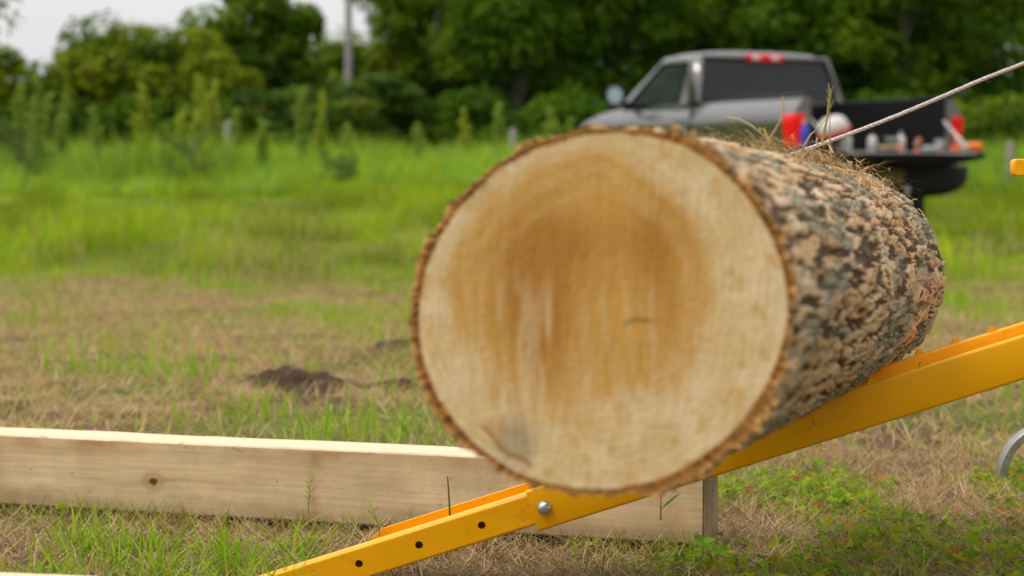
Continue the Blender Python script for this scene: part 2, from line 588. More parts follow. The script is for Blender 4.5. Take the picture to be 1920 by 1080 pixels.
GREENS = [(0.21, 0.37, 0.012), (0.28, 0.44, 0.018), (0.14, 0.26, 0.010), (0.36, 0.43, 0.025)]
DRY = [(0.44, 0.30, 0.14), (0.33, 0.20, 0.085), (0.52, 0.40, 0.22), (0.22, 0.12, 0.05), (0.36, 0.27, 0.10), (0.30, 0.15, 0.06)]

TB0 = np.array([-0.087, 3.627]); TBD = np.array([0.9466, -0.3224]); TBN = np.array([0.3224, 0.9466])
TLEN0, TLEN1, TW, TH = -1.75, 0.444, 0.115, 0.14


def off_timber(x, y):
    rx, ry = x - TB0[0], y - TB0[1]
    a = rx * TBD[0] + ry * TBD[1]
    b = rx * TBN[0] + ry * TBN[1]
    ok = ~((a > TLEN0 - 0.02) & (a < TLEN1 + 0.005) & (b > -0.004) & (b < TW + 0.01))
    return ok


# --- near: green grass
gf = Field()
x, y = rand_in(22000, 2.45, 4.8)
g = greenness(x, y)
k = (RNG.random(len(x)) < g * np.where(x > 0.3, 0.75, 1.0)) & off_timber(x, y)
x, y = x[k], y[k]
n = len(x)
base = np.stack([x, y, G(x, y) - 0.004], -1)
tall = 0.5 + 0.8 * fbm(x * 4, y * 4, 0, 70, 2)
hgt = RNG.uniform(0.025, 0.075, n) * tall
gf.add(base, hgt, RNG.uniform(0.0016, 0.0038, n), RNG.uniform(0, 6.28, n), RNG.uniform(0.05, 0.9, n), RNG.uniform(-0.1, 1.4, n), pick(n, GREENS))
# clumps of broader arching blades, lower left
for _ in range(60):
    cx, cy = RNG.uniform(-0.85, -0.35), RNG.uniform(2.95, 3.55)
    if not off_timber(np.array([cx]), np.array([cy]))[0]: continue
    m_ = RNG.integers(8, 18)
    bx = cx + RNG.normal(0, 0.018, m_); by = cy + RNG.normal(0, 0.018, m_)
    gf.add(np.stack([bx, by, G(bx, by) - 0.004], -1), RNG.uniform(0.06, 0.13, m_), RNG.uniform(0.003, 0.006, m_), RNG.uniform(0, 6.28, m_),
           RNG.uniform(0.1, 0.9, m_), RNG.uniform(0.4, 1.7, m_), pick(m_, GREENS, 0.12), 3)
m_ = 1500
fa = RNG.uniform(-1.25, 0.46, m_); fa = fa[RNG.random(m_) < 0.15 + 0.85 * sstep(0.42, 0.62, fbm(fa * 7, 0 * fa, 0, 95, 3))]
m_ = len(fa); fb = -np.abs(RNG.normal(0.008, 0.018, m_)) - 0.006
bx = TB0[0] + TBD[0] * fa + TBN[0] * fb; by = TB0[1] + TBD[1] * fa + TBN[1] * fb
gf.add(np.stack([bx, by, G(bx, by) - 0.004], -1), RNG.uniform(0.02, 0.065, m_), RNG.uniform(0.0014, 0.0034, m_), RNG.uniform(0, 6.28, m_), RNG.uniform(0.0, 0.8, m_), RNG.uniform(0, 1.3, m_),
       pick(m_, GREENS + [(0.45, 0.34, 0.15), (0.38, 0.30, 0.10)]))
near_grass = gf.build("grass", M_BLADE)
tag(near_grass, "short green grass growing through dry straw around the timber", "grass", kind="stuff")

# --- near: straw thatch
sf = Field()
x, y = rand_in(105000, 2.4, 4.8)
k = off_timber(x, y) & (RNG.random(len(x)) < 1.15 - 0.5 * greenness(x, y))
x, y = x[k], y[k]; n = len(x)
base = np.stack([x, y, G(x, y) + RNG.uniform(-0.002, 0.016, n)], -1)
sf.add(base, RNG.uniform(0.025, 0.10, n), RNG.uniform(0.0008, 0.0022, n), RNG.uniform(0, 6.28, n), RNG.uniform(0.9, 1.75, n), RNG.uniform(-0.7, 0.9, n), pick(n, DRY))
m_ = 2200
x, y = rand_in(m_, 2.6, 4.6); k = off_timber(x, y); x, y = x[k], y[k]; n = len(x)
sf.add(np.stack([x, y, G(x, y)], -1), RNG.uniform(0.03, 0.08, n), RNG.uniform(0.0009, 0.0018, n), RNG.uniform(0, 6.28, n), RNG.uniform(0.1, 1.0, n), RNG.uniform(0, 1.5, n), pick(n, DRY))
straw = sf.build("dry_straw", M_STRAW)
tag(straw, "matted dry straw lying over the soil in the foreground", "straw", kind="stuff")

# --- near right: clover and small broad leaves
x, y = rand_in(30000, 2.5, 4.75)
k = (RNG.random(len(x)) < (greenness(x, y) - 0.12) * np.where(x > 0.25, 1.15, np.where(x < -0.4, 0.10, 0.14))) & off_timber(x, y)
x, y = x[k], y[k]; n = len(x)
cen = np.stack([x, y, G(x, y) + RNG.uniform(0.003, 0.035, n) * (0.4 + 1.1 * fbm(x * 5, y * 5, 0, 33, 2))], -1)
nr = np.stack([RNG.normal(0, 0.5, n), RNG.normal(-0.25, 0.5, n), np.ones(n)], -1)
V, Q, Cc = [], [], []
LC = pick(n, [(0.18, 0.32, 0.010), (0.27, 0.41, 0.015), (0.38, 0.38, 0.02), (0.13, 0.23, 0.01)])
aut = RNG.random(n) < 0.07
LC[aut] = pick(aut.sum(), [(0.45, 0.16, 0.03), (0.38, 0.24, 0.03), (0.28, 0.10, 0.03)])
lb = 0
sz = RNG.uniform(0.005, 0.017, n)
for a in (0, 2.1, 4.2):
    ta = RNG.uniform(-0.3, 0.3, n) + a + x * 977
    tg = np.stack([np.cos(ta), np.sin(ta), RNG.uniform(-0.2, 0.3, n)], -1)
    v, q = leaf_quads(cen, nr + RNG.normal(0, 0.2, (n, 3)), tg, sz, sz * RNG.uniform(0.55, 0.9, n))
    V.append(v); Q.append(q + lb); lb += len(v); Cc.append(np.repeat(LC, 6, 0))
clover = mesh_np("ground_cover", np.concatenate(V), [np.concatenate(Q)], M_LEAF, col=np.concatenate(Cc))
tag(clover, "low clover and small broad-leaved weeds in the foreground soil", "ground cover", kind="stuff")

# --- middle: dry mown grass with green tufts
mf = Field()
x, y = rand_in(95000, 4.7, 14.5)
g = greenness(x, y)
k = (RNG.random(len(x)) < 1.1 - 0.7 * g) & off_timber(x, y) & ~bare(x, y)
x2, y2 = x[k], y[k]; n = len(x2)
mf.add(np.stack([x2, y2, G(x2, y2)], -1), RNG.uniform(0.04, 0.12, n), RNG.uniform(0.0025, 0.0055, n), RNG.uniform(0, 6.28, n), RNG.uniform(0.7, 1.6, n), RNG.uniform(-0.5, 0.9, n),
       pick(n, [(0.54, 0.39, 0.18), (0.44, 0.29, 0.12), (0.60, 0.47, 0.26), (0.46, 0.37, 0.11), (0.30, 0.17, 0.07)]))
x, y = rand_in(52000, 4.7, 14.5)
g = greenness(x, y)
tuft = sstep(0.45, 0.75, fbm(x * 2.6, y * 2.2, 0, 52, 3))
k = (RNG.random(len(x)) < g * (0.25 + 0.95 * tuft)) & off_timber(x, y) & ~bare(x, y)
x, y = x[k], y[k]; n = len(x)
tt = 0.5 + 1.0 * sstep(0.45, 0.7, fbm(x * 2.6, y * 2.2, 0, 52, 3))
mf.add(np.stack([x, y, G(x, y)], -1), RNG.uniform(0.04, 0.115, n) * tt, RNG.uniform(0.003, 0.006, n), RNG.uniform(0, 6.28, n), RNG.uniform(0, 0.6, n), RNG.uniform(0, 1.0, n),
       pick(n, [(0.23, 0.43, 0.012), (0.30, 0.48, 0.02), (0.16, 0.31, 0.01), (0.36, 0.45, 0.02)]))
mown = mf.build("mown_grass", M_BLADE)
tag(mown, "dry cut grass with scattered bright green tufts beyond the timber", "grass", kind="stuff")

# --- green band
lf = Field()
x, y = rand_in(85000, 13.2, 30.5, 0.29, 0.8)
g = greenness(x, y)
k = RNG.random(len(x)) < 0.25 + g
x, y = x[k], y[k]; n = len(x)
g = greenness(x, y)
tq = sstep(0.42, 0.72, fbm(x * 1.3, y * 0.6, 0, 53, 4))
tt = 0.35 + 2.0 * tq
cg = pick(n, [(0.25, 0.40, 0.010), (0.34, 0.45, 0.013), (0.17, 0.31, 0.008), (0.40, 0.44, 0.02)])
cg = cg * (0.62 + 0.62 * sstep(0.3, 0.7, fbm(x * 0.9, y * 0.5, 0, 57, 4)))[:, None]
cd = pick(n, [(0.45, 0.36, 0.15), (0.36, 0.29, 0.10)])
isd = RNG.random(n) > 0.12 + 0.85 * g
cg[isd] = cd[isd]
lf.add(np.stack([x, y, G(x, y)], -1), RNG.uniform(0.07, 0.20, n) * tt, RNG.uniform(0.006, 0.013, n), RNG.uniform(0, 6.28, n), RNG.uniform(0, 0.6, n), RNG.uniform(0, 1.0, n), cg)
lawn = lf.build("green_grass", M_BLADE)
tag(lawn, "bright green unmown grass in front of the tall meadow and truck", "grass", kind="stuff")

# --- tall meadow
tf = Field()
x, y = rand_in(62000, 28.4, 43, 0.29, 1.5)
edge = 28.2 + 2.2 * fbm(x * 0.7, 0 * x, 0, 91, 4) + np.where(x > 0.8, 3.2, 0)
k = y > edge
x, y = x[k], y[k]; n = len(x)
hh = (0.25 + 1.35 * fbm(x * 0.75, y * 0.5, 0, 81, 4)) * (0.45 + 0.55 * sstep(0.0, 3.0, y - edge[k][:len(x)]))
cc = pick(n, [(0.24, 0.41, 0.016), (0.34, 0.49, 0.014), (0.18, 0.33, 0.03), (0.40, 0.46, 0.03), (0.20, 0.37, 0.08)])
hz = fbm(x * 0.5, y * 0.5, 0, 84, 3)[:, None]
cc = cc * (0.72 + 0.5 * sstep(0.3, 0.7, hz))
tf.add(np.stack([x, y, G(x, y)], -1), RNG.uniform(0.55, 1.05, n) * hh, RNG.uniform(0.014, 0.03, n), RNG.uniform(0, 6.28, n), RNG.uniform(0, 0.4, n), RNG.uniform(0.2, 1.6, n), cc)
meadow = tf.build("tall_grass", M_BLADE)
tag(meadow, "tall green meadow grass in front of the tree line", "tall grass", kind="stuff")


# ------------------------------------------------------------------ log
DN, DF = 1.97, 3.58
LA = at(1125, 580, DN)
LB = at(1566, 519, DF)
LW = (LB - LA); LL = LW.length; LW.normalize()
E1 = LW.cross(Vector((0, 0, 1))).normalized()
E2 = E1.cross(LW).normalized()
_ta = np.array([0, 30, 60, 90, 120, 150, 180, 210, 237, 270, 300, 332, 360.0])
_tr = np.array([355, 347, 343, 325, 322, 338, 359, 366, 352, 335, 331, 335, 355.0])


def face_r(ang):
    """wood radius (m) on the near cut, ang in radians"""
    a = np.mod(np.degrees(ang), 360)
    i = np.interp(a, _ta, _tr)
    i = (np.interp(np.mod(a - 12, 360), _ta, _tr) + 2 * i + np.interp(np.mod(a + 12, 360), _ta, _tr)) / 4
    return i * DN / F * 1.005 + 0.0018 * (fbm(np.cos(ang) * 5, np.sin(ang) * 5, 0, 2, 3) - 0.5) * 2


R_FAR = 202 * DF / F


def log_wood_r(t, ang):
    a = face_r(ang)
    b = R_FAR - 0.011 + 0.008 * (fbm(np.cos(ang) * 1.5 + 9, np.sin(ang) * 1.5, 0, 6, 2) - 0.5)
    m = a.mean() + (b - a.mean()) * t
    return m + (a - a.mean()) * (1 - t) + (b - b.mean() if hasattr(b, "mean") else 0) * t


NA, NT = 640, 560
ang = np.linspace(0, 2 * np.pi, NA, endpoint=False)
tt = np.linspace(0, 1, NT) ** 0.93
AA, TT = np.meshgrid(ang, tt)
circ = 2 * np.pi * 0.185
uu = AA / (2 * np.pi)
ll = TT * LL
cA, sA = np.cos(AA), np.sin(AA)
wx = fbm(cA * 3, sA * 3, ll * 5, 100, 3) - 0.5
wy = fbm(cA * 6, sA * 6, ll * 4, 120, 3) - 0.5
fine = fbm(cA * 34, sA * 34, ll * 26, 140, 4) - 0.5
nu = 66
f1, f2, cid, ou, ov = worley(uu * nu + wx * 3.4 + fine * 0.7, ll / 0.115 + wy * 2.2 + fine * 0.3, nu, 5)
crack = sstep(0.03, 0.13, f2 - f1 + 0.10 * fine)
pitn = fbm(cA * 21 + wx * 2, sA * 21, ll * 15, 170, 5)
pit = sstep(0.53, 0.565, pitn + 0.03 * wy)                      # places where scales have fallen away
step_ = np.floor(cid * 3.0 + 0.3) / 3.0
rimn = fbm(cA * 7, sA * 7, 0, 172, 4)
rug = (0.60 + 0.40 * sstep(-0.75, 0.2, cA)) * (1 - (1 - sstep(0.0, 0.05, TT)) * (0.75 - 1.1 * sstep(0.35, 0.7, rimn) * sstep(-0.9, 0.0, cA - 0.4 * sA)))
plat = crack * (1 - pit)
hgt = rug * (0.0046 * plat + plat * (0.0016 * step_ + 0.0022 * ov) + 0.0018 * fine + 0.0014 * pit * crack)
big = (fbm(np.cos(AA) * 2, np.sin(AA) * 2, ll * 5, 160, 3) - 0.5) * 0.008
RR = log_wood_r(TT, AA) + 0.0044 + (0.0005 + 0.0060 * sstep(0.3, 0.7, rimn) + 0.0045 * sstep(0.75, 0.98, np.cos(AA + 0.75))) * (1 - sstep(0.0, 0.06, TT)) + 0.002 * sstep(0.1, 0.9, -cA) + hgt + big * sstep(0, 0.1, TT)
A3, B3 = np.array(LA), np.array(LW)
e1, e2 = np.array(E1), np.array(E2)
rel = (np.cos(AA) * RR)[..., None] * e1 + (np.sin(AA) * RR)[..., None] * e2 + ll[..., None] * B3
# colours of the bark itself: tan plates, orange torn flakes, dark fissures, grey-green lichen
tan1 = np.array([0.57, 0.395, 0.225]); tan2 = np.array([0.38, 0.235, 0.115]); fis = np.array([0.04, 0.022, 0.013])
org = np.array([0.42, 0.155, 0.035]); lich = np.array([0.215, 0.21, 0.15]); ash = np.array([0.60, 0.48, 0.32])
lowf = fbm(cA * 2.2, sA * 2.2, ll * 3.0, 180, 3)
tone = fbm(cA * 22, sA * 22, ll * 14, 185, 4)
cb = tan1 + (tan2 - tan1) * sstep(0.25, 0.85, 0.5 * cid + 0.5 * tone)[..., None]
cb = cb + (ash - cb) * (0.75 * sstep(0.45, 0.7, fbm(cA * 7, sA * 7, ll * 6, 190, 3) * 0.65 + _h(np.floor(cid * 997), 0 * cid, 0 * cid, 3) * 0.35))[..., None]
cb = cb + (org - cb) * (sstep(0.52, 0.62, fbm(cA * 18, sA * 18, ll * 16, 200, 4)) * 0.28)[..., None]
pc = np.array([0.075, 0.043, 0.024]) * (0.6 + 0.8 * tone)[..., None]               # brown inner layer laid bare
cb = cb + (pc - cb) * (1 - plat)[..., None]
lm = sstep(0.50, 0.57, fbm(cA * 10, sA * 10, ll * 9, 220, 5) * 0.5 + lowf * 0.5 + 0.02)
cb = cb + (lich * (0.6 + 0.8 * tone)[..., None] - cb) * (0.82 * lm * (0.55 + 0.45 * plat))[..., None]
cb = cb * (0.78 + 0.44 * (fine + 0.5))[..., None]
dkp = 0 * cid
RR2 = dkp * 0.004
rel = rel - ((np.cos(AA) * RR2)[..., None] * e1 + (np.sin(AA) * RR2)[..., None] * e2)
RR = RR - RR2
idx = np.arange(NT * NA).reshape(NT, NA)
nxt = np.roll(idx, -1, 1)
q = np.stack([idx[:-1], idx[1:], nxt[1:], nxt[:-1]], -1).reshape(-1, 4)
verts = [rel.reshape(-1, 3)]; cols = [cb.reshape(-1, 3)]; faces = [q]
base_n = NT * NA
for end, row in ((0, 0), (1, NT - 1)):           # torn inner bark ring round each cut
    rw = log_wood_r(np.full(NA, float(end)), ang)
    ro = RR[row]
    rings = []
    for fr in (0.0, 0.45, 0.9):
        r_ = rw + (ro - rw) * fr
        jag = (fbm(np.cos(ang) * 40, np.sin(ang) * 40, fr * 3, 240 + end, 3) - 0.5) * 0.014 * (fr > 0.2)
        o_ = (np.cos(ang) * r_)[:, None] * e1 + (np.sin(ang) * r_)[:, None] * e2 + ((end * LL) + jag)[:, None] * B3
        rings.append(o_)
        ck = np.array([[0.27, 0.115, 0.028], [0.56, 0.31, 0.10], [0.42, 0.20, 0.06]])[int(fr * 2.2)]
        cols.append(ck * (0.55 + 0.9 * fbm(np.cos(ang) * 22, np.sin(ang) * 22, 0, 250 + end, 3))[:, None])
    verts += rings
    ids = [base_n + np.arange(NA), base_n + NA + np.arange(NA), base_n + 2 * NA + np.arange(NA), idx[row]]
    for a_, b_ in zip(ids[:-1], ids[1:]):
        faces.append(np.stack([a_, b_, np.roll(b_, -1), np.roll(a_, -1)], -1))
    base_n += 3 * NA
log = empty("log", LA)
tag(log, "large freshly cut log with rough bark resting on the yellow ramp", "log")
mesh_np("bark", np.concatenate(verts), [np.concatenate(faces)], M_BARK, log, np.concatenate(cols), smooth=True)


def cut_face(end):
    NR, NP = 210, 640
    a = np.linspace(0, 2 * np.pi, NP, endpoint=False)
    fr = np.linspace(0.004, 1, NR) ** 0.8
    Fm, Am = np.meshgrid(fr, a, indexing="ij")
    R = log_wood_r(np.full(NP, float(end)), a)[None] * Fm
    X, Z = R * np.cos(Am), R * np.sin(Am)
    # pixel-like coordinates of the near cut (px from its middle) to place its stains
    k = F / DN
    u, v = X * k, Z * k
    wob = fbm(u / 90, v / 90, 0, 300, 4) - 0.5
    st = fbm(u / 9, v / 260, 0, 310, 3)                    # fibres torn by the saw, running down the face
    st2 = fbm(u / 26, v / 330, 0, 320, 3)
    rr = np.sqrt((u + 38) ** 2 + (v - 30) ** 2)
    sap = np.array([0.68, 0.515, 0.285]); sap2 = np.array([0.63, 0.445, 0.215])
    heart = np.array([0.52, 0.275, 0.055]); dark = np.array([0.38, 0.165, 0.026])
    col = sap + (sap2 - sap) * sstep(0.35, 0.7, fbm(u / 60, v / 60, 0, 330, 3))[..., None]
    # ring bands
    ring = 0.5 + 0.5 * np.sin((rr * (1 + 0.03 * np.sin(Am * 3 + 1)) + wob * 16) / 2.6)
    ramp_ = fbm(rr / 21, 0 * rr, 0, 335, 3)
    col = col * (1 - (0.03 + 0.08 * ramp_) * ring)[..., None]
    ray = fbm(np.cos(Am) * 60, np.sin(Am) * 60, rr / 260, 337, 3) - 0.5
    col = col * (1 + 0.07 * ray)[..., None]
    rb = rr + wob * 50
    band = sstep(235, 250, rb) * (1 - sstep(262, 285, rb))
    fib = fbm((u + 0.12 * v) / 13, v / 210, 0, 325, 4) - 0.5
    hm = (1 - sstep(228, 272, rb + 110 * fib * sstep(150, -50, v))) * (0.50 + 0.50 * sstep(-230, 60, v + 220 * (st2 - 0.5) + 160 * fib)) * (1.05 + 0.8 * fib)
    col = col + (heart - col) * np.clip(1.0 * hm, 0, 0.95)[..., None]
    col = col + (heart - col) * (0.25 * band * sstep(-300, -50, v))[..., None]
    col = col + (sap - col) * (0.2 * sstep(205, 220, rb) * (1 - sstep(228, 240, rb)))[..., None]
    dk = 1.15 * np.exp(-(((u + 120) / 80) ** 2 + ((v - 70) / 110) ** 2)) + 0.45 * np.exp(-(((u + 10) / 150) ** 2 + ((v - 130) / 50) ** 2)) \
        + 0.75 * np.exp(-(((u + 120) / 55) ** 2 + ((v + 50) / 100) ** 2)) + 0.5 * np.exp(-(((u - 120) / 40) ** 2 + ((v - 60) / 120) ** 2)) + 0.35 * np.exp(-(((u - 90) / 60) ** 2 + ((v - 130) / 90) ** 2))
    dk = dk * (0.45 + 1.1 * fbm(u / 34, v / 120, 0, 340, 3))
    col = col + (dark - col) * np.clip(dk * 0.95, 0, 0.9)[..., None]
    pale = sstep(0.56, 0.72, fbm(u / 20, v / 150, 0, 350, 3)) * sstep(-60, 60, 40 - v) * sstep(0, 1, hm + 0.3)
    col = col + (np.array([0.70, 0.54, 0.31]) - col) * (0.38 * pale)[..., None]
    arc = np.exp(-((rb - 196 - 18 * np.sin(Am * 2)) / 9) ** 2) * sstep(-20, 80, v)
    col = col + (np.array([0.68, 0.50, 0.27]) - col) * (0.15 * arc)[..., None]
    col = col * (0.93 + 0.14 * st)[..., None]
    blot = sstep(0.62, 0.74, fbm(u / 24 + 30, v / 24, 0, 360, 3)) * sstep(230, 300, rr)
    col = col + (np.array([0.50, 0.27, 0.05]) - col) * (0.5 * blot)[..., None]
    if end == 0:
        # check by the pith and the grey bruise low on the face
        cy_ = -20 + (u - 75) * 0.16 + 3 * np.sin(u / 9)
        cr = np.exp(-((v - cy_) / 3.2) ** 2) * sstep(42, 52, u) * (1 - sstep(90, 118, u))
        col = col * (1 - 0.62 * cr)[..., None]
        gy_ = np.exp(-(((u + 165) / 38) ** 2 + ((v + 255) / 40) ** 2)) * (0.5 + fbm(u / 14, v / 30, 0, 370, 3) * 0.9)
        col = col + (np.array([0.27, 0.22, 0.15]) - col) * np.clip(gy_, 0, 0.6)[..., None]
        c2 = 1.2 * np.exp(-((v - (-232 - (u + 235) * 0.72 + 7 * np.sin(u / 13))) / 5.0) ** 2) * sstep(-245, -225, u) * (1 - sstep(-140, -125, u)) * (0.3 + 1.2 * fbm(u / 16, v / 16, 0, 375, 2))
        c2 = np.clip(c2 + np.exp(-((u + 140 + (v + 280) * 0.15) / 3.0) ** 2) * sstep(-300, -285, v) * (1 - sstep(-180, -120, v)) * 0.25, 0, 1)
        col = col + (np.array([0.28, 0.11, 0.03]) - col) * (0.75 * c2)[..., None]
    rough = (fbm(u / 7, v / 60, 0, 380, 3) - 0.5) * 0.0016
    P = X[..., None] * e1 + Z[..., None] * e2 + ((LL if end else 0) + rough * (Fm < 0.985) - 0.0)[..., None] * B3
    idx = np.arange(NR * NP).reshape(NR, NP)
    nx_ = np.roll(idx, -1, 1)
    q = np.stack([idx[:-1], idx[1:], nx_[1:], nx_[:-1]], -1).reshape(-1, 4)
    cap = idx[0][None, :]
    o = mesh_np("cut_face", P.reshape(-1, 3), [q, cap], M_FACE, log, col.reshape(-1, 3), smooth=True)
    return o


cf = cut_face(0)
cf["label"] = "pale sawn end with orange-brown heartwood"
cut_face(1)


def log_pt(t, a, lift=0.0):
    r = float(log_wood_r(np.array([t]), np.array([a]))[0]) + 0.0155 + lift
    return LA + LW * (t * LL) + E1 * (math.cos(a) * r) + E2 * (math.sin(a) * r)


# ------------------------------------------------------------------ ramp
TH_ = math.atan(0.3155)
DR = 3.10
OR = at(985, 921, DR)
ramp = empty("loading_ramp", OR, (0, -TH_, 0))
tag(ramp, "yellow steel channel ramp with toothed edges carrying the log up from the ground", "ramp")
PXU = DR / F / math.cos(TH_)      # pixels along the ramp -> metres


UP = 1.62
PT = 0.010
near_t = [(px - 985) * PXU for px in (1382, 1480, 1542, 1638, 1735)] + [(1735 - 985 + 97 * k) * PXU for k in range(3, 10)]
far_t = [(px - 985) * PXU for px in (1500, 1590, 1690, 1762, 1833, 1905)] + [(1905 - 985 + 75 * k) * PXU for k in range(1, 9)]
wd = 0.148


def flange(mb, u0, u1, vb, vt, y0, y1, outer, r=0.0046):
    """plate with rounded edges, extruded along the ramp; outer = side that carries the big bend"""
    sec = []
    for cx, cz, a0 in ((y1 - r, vt - r, 0), (y0 + r, vt - r, 90), (y0 + r, vb + r, 180), (y1 - r, vb + r, 270)):
        for k in range(5):
            a = math.radians(a0 + 90 * k / 4)
            sec.append((cx + r * math.cos(a), cz + r * math.sin(a)))
    mb.prism(sec, u0, u1, 0)


def teeth(mb, ts, u0, u1, vt, y0, y1, th=0.0085, tw=0.019):
    for t in ts:
        if u0 + tw < t < u1 - tw:
            mb.prism([(t - tw * 0.62, vt - 0.004), (t - tw * 0.10, vt + th), (t + tw * 0.06, vt + th * 0.92), (t + tw * 0.62, vt - 0.004)], y0, y1, 1)


m_ = MB(); flange(m_, 0, UP, -0.067, 0, 0, PT, -1); teeth(m_, near_t, 0, UP, 0, 0.0025, PT - 0.0025)
m_.build("side_plate", M_YELLOW, ramp, smooth=True)
m_ = MB(); flange(m_, 0, UP, -0.067, 0, wd - PT, wd, 1); teeth(m_, far_t, 0, UP, 0, wd - PT + 0.0025, wd - 0.0025)
m_.build("side_plate", M_YELLOW, ramp, smooth=True)
MB().box((UP / 2 + 0.002, wd / 2, -0.0635), (UP - 0.006, wd - 2 * PT - 0.0006, 0.006)).build("web", M_YELLOW, ramp, bevel=0.001)
ew0, ew1 = PT + 0.0012, wd - PT - 0.0012
# lower extension
ext = MB()
hole_u = [(px - 985) * PXU - 0.0098 for px in (902, 783, 669)] + [(669 - 985 - 117 * k) * PXU - 0.0098 for k in (1, 2)]


def plate_holes(mb, u0, u1, vb, vt, y0, y1, holes, r, vh):
    """flat plate with round holes cut through it"""
    us = sorted(holes)
    cuts = [u0] + [(us[i] + us[i + 1]) / 2 for i in range(len(us) - 1)] + [u1]
    S = 20
    for i, h in enumerate(us):
        a, b = cuts[i], cuts[i + 1]
        ring, outer = [], []
        for k in range(S):
            t = 2 * math.pi * (k + 0.5) / S
            c_, s_ = math.cos(t), math.sin(t)
            ring.append((h + r * c_, vh + r * s_))
            ex = (b - h if c_ > 0 else h - a) / max(abs(c_), 1e-6)
            ez = (vt - vh if s_ > 0 else vh - vb) / max(abs(s_), 1e-6)
            e = min(ex, ez)
            outer.append((h + e * c_, vh + e * s_))
        cor = [(b, vt), (a, vt), (a, vb), (b, vb)]
        vs = [(p[0], y, p[1]) for y in (y0, y1) for p in ring + outer + cor]
        n2 = 2 * S + 4
        fs = []
        for k in range(S):
            j = (k + 1) % S
            for o in (0, n2):
                fs.append((o + k, o + j, o + S + j, o + S + k))
            fs.append((k, j, n2 + j, n2 + k))
        # corner fillers
        for ci, cpt in enumerate(cor):
            for k in range(S):
                j = (k + 1) % S
                p, q_ = outer[k], outer[j]
                onx = lambda w_: abs(w_[0] - cpt[0]) < 1e-7
                onz = lambda w_: abs(w_[1] - cpt[1]) < 1e-7
                if (onx(p) and onz(q_) and not onx(q_)) or (onz(p) and onx(q_) and not onz(p) == False and not onz(q_)):
                    for o in (0, n2):
                        fs.append((o + S + k, o + S + j, o + 2 * S + ci))
        mb.add(vs, fs)
    # rim of the plate, rounded lips top and bottom
    rl = (y1 - y0) * 0.5
    for vv in (vt, vb):
        pts = [((y0 + y1) / 2 + rl * math.cos(t), vv + rl * math.sin(t) * (1 if vv == vt else -1)) for t in np.linspace(0, math.pi, 7)]
        vs = [(u, p[0], p[1]) for u in (u0, u1) for p in pts]
        mb.add(vs, [(i, i + 1, 8 + i, 7 + i) for i in range(6)] + [tuple(range(7))])
    mb.add([(u0, y0, vb), (u0, y1, vb), (u0, y1, vt), (u0, y0, vt)], [(0, 1, 2, 3)])


EVB, EVT = -0.0575, -0.0075
PE = 0.007
e_ = empty  # alias
plate_holes(ext, -0.78, 0.16, EVB + 0.0035, EVT - 0.0035, ew0, ew0 + PE, hole_u, 0.0062, -0.0325)
uf = -0.278
ext.box((-0.31, ew0 + 0.030, (EVB + EVT) / 2), (0.936, 0.004, EVT - EVB - 0.0075))           # back wall of the box section
ext.box((-0.31, ew0 + 0.0195, EVT - 0.002), (0.936, 0.0248, 0.004))
ext.box((-0.31, ew0 + 0.0195, EVB + 0.002), (0.936, 0.0248, 0.004))
ext.prism([(0.16, EVB), (0.16, EVT), (uf + 0.035, EVT), (uf + 0.012, EVT - 0.010), (uf, EVT - 0.028), (uf + 0.004, EVB)], ew1 - PE, ew1, 1)
ext.box((-0.06, (ew0 + 0.033 + ew1 - PE) / 2, EVB + 0.004), (0.40, ew1 - PE - ew0 - 0.034, 0.005))
ext.build("ramp_extension", M_YELLOW, ramp, smooth=True)
ub, vb_ = (1020 - 985) * PXU - 0.0098, -0.0335
bolt = MB()
bolt.lathe([(0.0112, 0.0), (0.0112, -0.0018), (0.0098, -0.0022), (0.0098, -0.006), (0.0086, -0.0085), (0.005, -0.0105), (0.001, -0.011)],
           (ub, -0.0002, vb_), 28, axis=1)
bolt.build("bolt", M_ZINC, ramp, smooth=True)
# shallow stamped weld outline on the plate
wm = MB()
pts = [((px - 985) * PXU, v_) for px, v_ in ((1500, -0.012), (1516, -0.013), (1519, -0.026), (1517, -0.036), (1500, -0.041))]
wm.tube([(a, -0.0002, b) for a, b in pts], 0.0011, 6)
wm.build("weld_bead", M_YELLOW, ramp, smooth=True)

# ------------------------------------------------------------------ sawmill edge (mostly outside the frame to the right)
mill = empty("sawmill_frame", (1.02, 3.62, 0.0))
tag(mill, "rounded end of a yellow steel bar sticking in above the ramp, right of the truck", "sawmill")
b0 = at(1901, 298, 3.45); b1 = at(1930, 330, 3.45)
h_ = b0.z - b1.z
zb = (b0.z + b1.z) / 2
bx = b0.x - 1.02; by = 3.45 - 3.62
bar = MB()
r_ = 0.006
bar.prism([(bx + r_, -h_ / 2), (bx + 0.26, -h_ / 2), (bx + 0.26, h_ / 2), (bx + r_, h_ / 2), (bx + r_ * .3, h_ / 2 - r_ * .3), (bx, h_ / 2 - r_), (bx, -h_ / 2 + r_), (bx + r_ * .3, -h_ / 2 + r_ * .3)],
          by, by + 0.03, 1, Matrix.Translation((0, 0, zb)))
bar.build("stop_bar", M_YELLOW, mill, bevel=0.002)
MB().box((bx + 0.285, by + 0.015, (zb + 0.06) / 2 - 0.05), (0.05, 0.05, zb + 0.16)).build("post", M_YELLOW, mill, bevel=0.004)
MB().box((bx + 0.285, by - 0.9, 0.36), (0.05, 1.74, 0.08)).build("bed_rail", M_YELLOW, mill, bevel=0.004)


